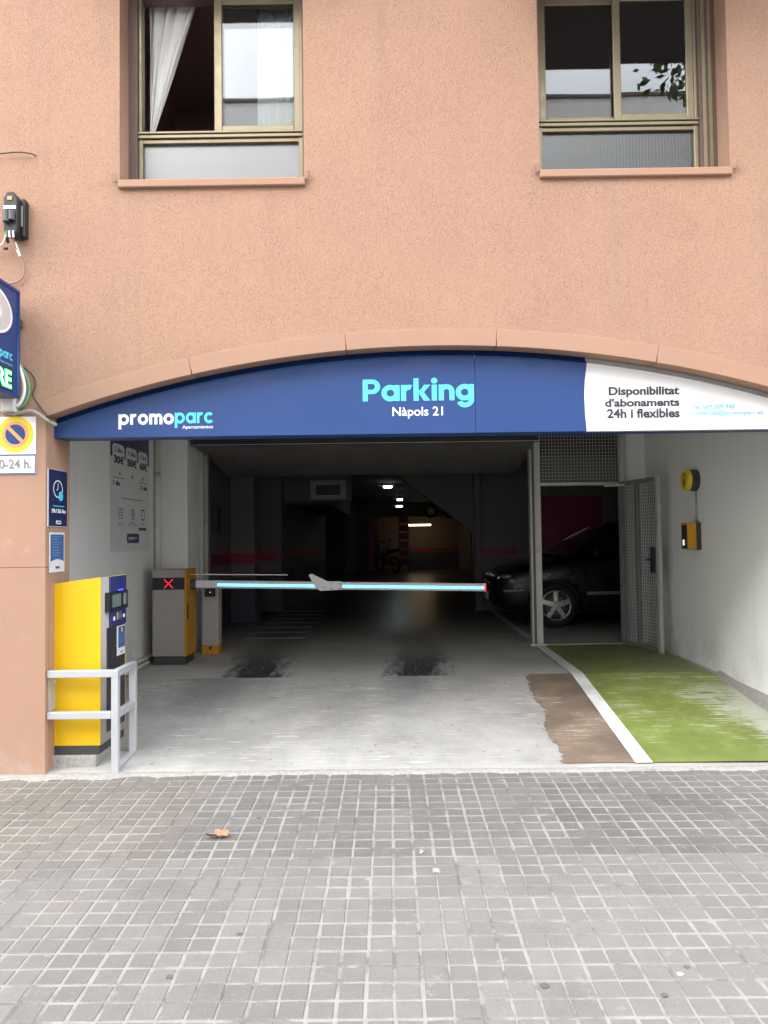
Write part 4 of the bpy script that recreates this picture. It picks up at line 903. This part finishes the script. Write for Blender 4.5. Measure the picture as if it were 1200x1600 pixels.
fl = thing('fluorescent_lamp', (1.23, 30.9, 2.07), 'warm lit fluorescent tube above the far tan wall', 'lamp')
B().box(.75, 1.71, 30.88, 30.98, 2.10, 2.16).build('fitting', 'plate_white', fl); B().cyl((.78, 30.92, 2.07), (1.68, 30.92, 2.07), .026, None, 12).build('tube', 'tube_warm', fl)
for x in (1.0, 1.45): B().box(x, x + .02, 30.92, 30.94, 2.16, 2.42).build('hanger', 'dark_steel', fl)
for (x, y, z, w_, lab) in ((-.02, 20.0, 2.86, .22, 'bright ceiling lamp nearest the garage door'), (.34, 23.5, 2.70, .16, 'upper of two small ceiling lamps further in'), (.36, 26.5, 2.62, .2, 'lower of two small ceiling lamps further in')):
    lt = thing('ceiling_lamp', (x, y, z), lab, 'lamp', 'ceiling lamps in the garage'); B().box(x - w_ / 2, x + w_ / 2, y - .06, y + .06, z, z + .05, .01).build('diffuser', 'lamp_cool', lt); B().box(x - w_ * 1.1, x + w_ * .7, y - .08, y + .08, z + .052, z + .09).build('housing', 'grey_plastic', lt); B().cyl((x, y, z + .09), (x, y, 2.98), .01, None, 8).build('stem', 'dark_steel', lt)
for (x, z, r_, lab) in ((1.70, 2.62, .21, 'spare wheel hung on the far beam beside the lamp'), (2.42, 2.58, .19, 'second spare wheel hung right of the first')):
    t_ = thing('hanging_wheel', (x, 30.9, z - r_ - .06), lab, 'wheel', 'wheels hung on the far beam'); B().torus((x, 30.92, z), r_, .06, 'Y', 32, 10).build('tyre', 'tyre', t_, smooth=True)
    g = B().torus((x, 30.90, z), r_ * .72, .012, 'Y', 28, 6)
    for k in range(5): a = R(90 + 72 * k); g.bar((x, 30.90, z), (x + r_ * .7 * math.cos(a), 30.90, z + r_ * .7 * math.sin(a)), .02, .05, (-math.sin(a), 0, math.cos(a)))
    g.build('rim', 'alloy', t_)
rk = thing('shelf_rack', (.57, 30.4, FLZ), 'narrow red shelf rack beside the lit far wall', 'rack')
for x in (.38, .76): B().box(x - .02, x + .02, 30.3, 30.5, FLZ, 2.3).build('upright', 'dark_steel', rk)
for k in range(6): B().box(.40, .74, 30.28, 30.5, .5 + .33 * k, .53 + .33 * k).build('shelf', 'garage_plaster', rk); B().box(.41, .73, 30.3, 30.49, .535 + .33 * k, .76 + .33 * k, .01).build('bin', 'garage_red', rk)
ve = thing('wall_vent', (-1.1, 14.38, 2.28), 'pale framed vent grille high inside the garage', 'vent')
g = B(); g.add(shape([rrect(-1.46, 2.29, -.80, 2.64), rrect(-1.36, 2.365, -.90, 2.555)], .05, FRONT(14.34))); g.build('frame', 'kiosk_grey', ve); B().box(-1.36, -.90, 14.37, 14.38, 2.365, 2.555).build('backing', 'black_plastic', ve)
for k in range(6): B().box(-1.36, -.90, 14.35, 14.368, 2.375 + .031 * k, 2.383 + .031 * k).build('slat', 'dark_steel', ve)
eb = thing('control_box', (-2.46, 11.0, 1.62), 'dark control box on the left garage wall', 'box'); B().box(-2.498, -2.43, 10.85, 11.12, 1.64, 2.0, .006).build('case', 'dark_steel', eb); B().box(-2.43, -2.424, 10.87, 11.10, 1.66, 1.98).build('lid', 'charcoal', eb)

# ------------------------------------------------------------------ across the street (seen in the window panes)
ob = thing('opposite_building', (0, -14, -.3), 'beige building across the street mirrored in the window panes', 'building')
B().box(-45, 45, -24, -14, -.36, 15.75).build('wall', 'opposite_render', ob); B().box(-45, 45, -24, -13.9, 15.752, 15.85).build('cornice', 'bronze_dark', ob)
for k in range(10):
    for f in range(4): 
        x = -22.5 + 5 * k; z = 1.6 + 3.3 * f
        wn = B().box(x - .7, x + .7, -13.998, -13.96, z, z + 1.6).build('window', 'bronze_dark', ob); B().box(x - .6, x + .6, -13.958, -13.95, z + .1, z + 1.5).build('pane', 'car_glass', wn)
tr = thing('street_tree', (6.9, -3.0, -.3), 'leafy street tree mirrored in the right window', 'tree')
B().cyl((6.9, -3, -.35), (6.8, -3, 4.5), .2, .15, 12).cyl((6.8, -3, 4.4), (6.7, -3, 9.0), .15, .07, 10).cyl((6.8, -3, 5.5), (5.4, -3.1, 9.0), .09, .03, 8).cyl((6.8, -3, 6), (8.2, -2.8, 9.2), .09, .03, 8).build('trunk', 'bark', tr)
rnd = random.Random(11); g = B()
cl = [(6.85 + rnd.gauss(0, .85), -3 + rnd.gauss(0, .9), 10.2 + rnd.gauss(0, 1.0), rnd.uniform(.3, .55)) for k in range(60)]
for (x, y, z, r_) in cl:
    for k in range(70):
        v = Vector((rnd.gauss(0, 1), rnd.gauss(0, 1), rnd.gauss(0, 1))).normalized() * r_ * rnd.uniform(.4, 1.1); p = Vector((x, y, z)) + v
        a = Vector((rnd.gauss(0, 1), rnd.gauss(0, 1), rnd.gauss(0, .6))).normalized(); bb = a.cross(Vector((rnd.gauss(0, 1), rnd.gauss(0, 1), 1))).normalized(); s_ = rnd.uniform(.05, .09)
        g.quad(p - a * s_ * 1.6, p - bb * s_ * .7, p + a * s_ * 1.6, p + bb * s_ * .7)
link('crown', g.mesh('crown', False), 'leaf_green', tr)

# ------------------------------------------------------------------ paving tiles (four-square cement tiles, 20 cm)
PT = .2; GAP = .0046
def tile_mesh(seed, filled=False):
    r = random.Random(seed); g = B()

    for sx in (-1, 1):
        for sy in (-1, 1):
            k_ = .0018 if filled else 0.; cx, cy = sx * (.05 - k_ / 2), sy * (.05 - k_ / 2); h = .05 - GAP + k_ / 2; q = .005; zt = .0030 + r.uniform(-.0006, .0008)
            j = lambda: r.uniform(-.0024, .0024)
            lo = [(cx - h + j(), cy - h + j(), -.002), (cx + h + j(), cy - h + j(), -.002), (cx + h + j(), cy + h + j(), -.002), (cx - h + j(), cy + h + j(), -.002)]
            hi = [(cx + (p[0] - cx) * (1 - q / h), cy + (p[1] - cy) * (1 - q / h), zt + r.uniform(-.0008, .0008)) for p in lo]
            V = [g.bm.verts.new(p) for p in lo + hi]
            g.bm.faces.new(V[4:8])
            for k in range(4): g.bm.faces.new((V[k], V[(k + 1) % 4], V[4 + (k + 1) % 4], V[4 + k]))
    me = g.mesh('paving_tile'); me.materials.append(MATS['tile_cement']); return me
TM = [tile_mesh(k, k > 5) for k in range(14)]
rnd = random.Random(21)
spots = []
for j in range(31):
    y = -.012 - PT / 2 - PT * j            # local to the pavement, from the facade outwards
    for i in range(-60, 60):
        spots.append((PT * i, y))          # mid groove on the camera axis, joints at odd decimetres
def visible(x, y):
    Y = y + YF; return Y > 2.35 and abs(x - .03) < .512 * Y + .10
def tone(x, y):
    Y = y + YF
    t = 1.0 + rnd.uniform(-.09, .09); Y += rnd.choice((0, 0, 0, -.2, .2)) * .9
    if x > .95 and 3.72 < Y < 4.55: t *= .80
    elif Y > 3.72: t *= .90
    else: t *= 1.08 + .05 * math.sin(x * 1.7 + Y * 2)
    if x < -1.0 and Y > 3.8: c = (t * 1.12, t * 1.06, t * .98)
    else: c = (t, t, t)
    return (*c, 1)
vis = [s for s in spots if visible(*s)]
vis.sort(key=lambda s: -s[1] * 0 - (1 / (s[1] + YF)))
near = vis[:300]; ns = set(near)
for (x, y) in near:
    o = bpy.data.objects.new('paving_tile', TM[rnd.randrange(6) if (y + YF > 3.72 or rnd.random() < .22) else 6 + rnd.randrange(8)]); col.objects.link(o); o.parent = pav
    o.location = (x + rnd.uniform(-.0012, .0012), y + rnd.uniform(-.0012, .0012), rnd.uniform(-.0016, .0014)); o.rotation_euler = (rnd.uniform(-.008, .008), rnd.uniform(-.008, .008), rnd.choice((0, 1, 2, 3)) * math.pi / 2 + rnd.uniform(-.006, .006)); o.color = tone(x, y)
g = B()
for (x, y) in spots:
    if (x, y) in ns or abs(x) > 9: continue
    for v0 in (TM[rnd.randrange(14)],):
        base = [g.bm.verts.new((v.co.x + x, v.co.y + y, v.co.z)) for v in v0.vertices]
        for p in v0.polygons: g.bm.faces.new([base[i] for i in p.vertices])
me = bpy.data.meshes.new('paving'); g.bm.to_mesh(me); g.bm.free(); me.materials.append(MATS['tile_cement'])
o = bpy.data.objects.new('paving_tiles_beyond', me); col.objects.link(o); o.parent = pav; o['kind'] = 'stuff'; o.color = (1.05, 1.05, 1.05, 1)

# small litter
def pz_(Y): return .02 + s_pav * (Y - YF) + .0045
lfm = [(-.062, -.010), (-.045, -.022), (-.025, -.016), (-.02, -.035), (0, -.030), (.012, -.012), (.035, -.022), (.055, -.004), (.062, .018), (.04, .028), (.02, .022), (.004, .036), (-.018, .034), (-.012, .016), (-.035, .008)]
g = B(); c0 = g.bm.verts.new((0, 0, .012)); vs = [g.bm.verts.new((x, y, .004 + .03 * abs(math.sin(9 * x + 46 * y)))) for x, y in lfm]
for k in range(len(vs)): g.bm.faces.new((c0, vs[k], vs[(k + 1) % len(vs)]))
o = g.build('fallen_leaf', 'dry_leaf', None, True); o.location = (-.915, 4.04, pz_(4.04)); cprop(o, 'dry brown plane leaf lying on the pavement', 'leaf'); q = o.modifiers.new('t', 'SOLIDIFY'); q.thickness = .001
for k, (x, y, r_, m_, lab) in enumerate(((.53, 2.78, .016, 'gum', 'dark gum spot on the tiles near the bottom centre right'), (.93, 2.72, .013, 'gum', 'dark gum spot near the bottom right, left of the corner'), (1.03, 2.84, .012, 'gum_pale', 'small white gum spot on the bottom right tiles'), (1.07, 2.88, .013, 'gum', 'faint dark spot beside the white gum spot'), (-.82, 2.85, .014, 'gum', 'dark crumbly spot on the bottom left tiles'), (-.62, 3.13, .012, 'gum', 'brownish spot left of centre on the pavement'), (-.74, 4.30, .012, 'gum', 'small dark spot near the ramp right of the dry leaf'))):
    rr = random.Random(k); pts = [(r_ * rr.uniform(.75, 1.2) * math.cos(a * .5236), r_ * rr.uniform(.7, 1.1) * math.sin(a * .5236)) for a in range(12)]
    o = link('gum_spot', shape([pts], .0016, GROUND(.0012)), m_, None, True); o.location = (x, y, pz_(y) - .0008); o.rotation_euler = (math.atan(s_pav), 0, 0); cprop(o, lab, 'spot', 'gum spots on the pavement')
for k, (x, y, r_, lab) in enumerate(((.20, 3.66, .035, 'pale plaster splash on the pavement right of centre'), (.14, 3.86, .022, 'thin pale smear just above the large splash'))):
    rr = random.Random(k + 40); ph_ = [rr.uniform(0, 6.28) for q in range(4)]; pts = [((r_ * .9 * (.62 + .22 * math.sin(3 * a * .1571 + ph_[0]) + .14 * math.sin(5 * a * .1571 + ph_[1]) + .09 * math.sin(11 * a * .1571 + ph_[2]))) * math.cos(a * .1571) * .8, (r_ * 1.5 * (.62 + .22 * math.sin(2 * a * .1571 + ph_[3]) + .12 * math.sin(7 * a * .1571))) * math.sin(a * .1571)) for a in range(40)]
    o = link('plaster_splash', shape([pts], .003, GROUND(.0025)), 'joint_pale', None, True); o.location = (x, y, pz_(y) - .001); o.rotation_euler = (math.atan(s_pav), 0, 0); cprop(o, lab, 'splash', 'plaster splashes on the pavement')
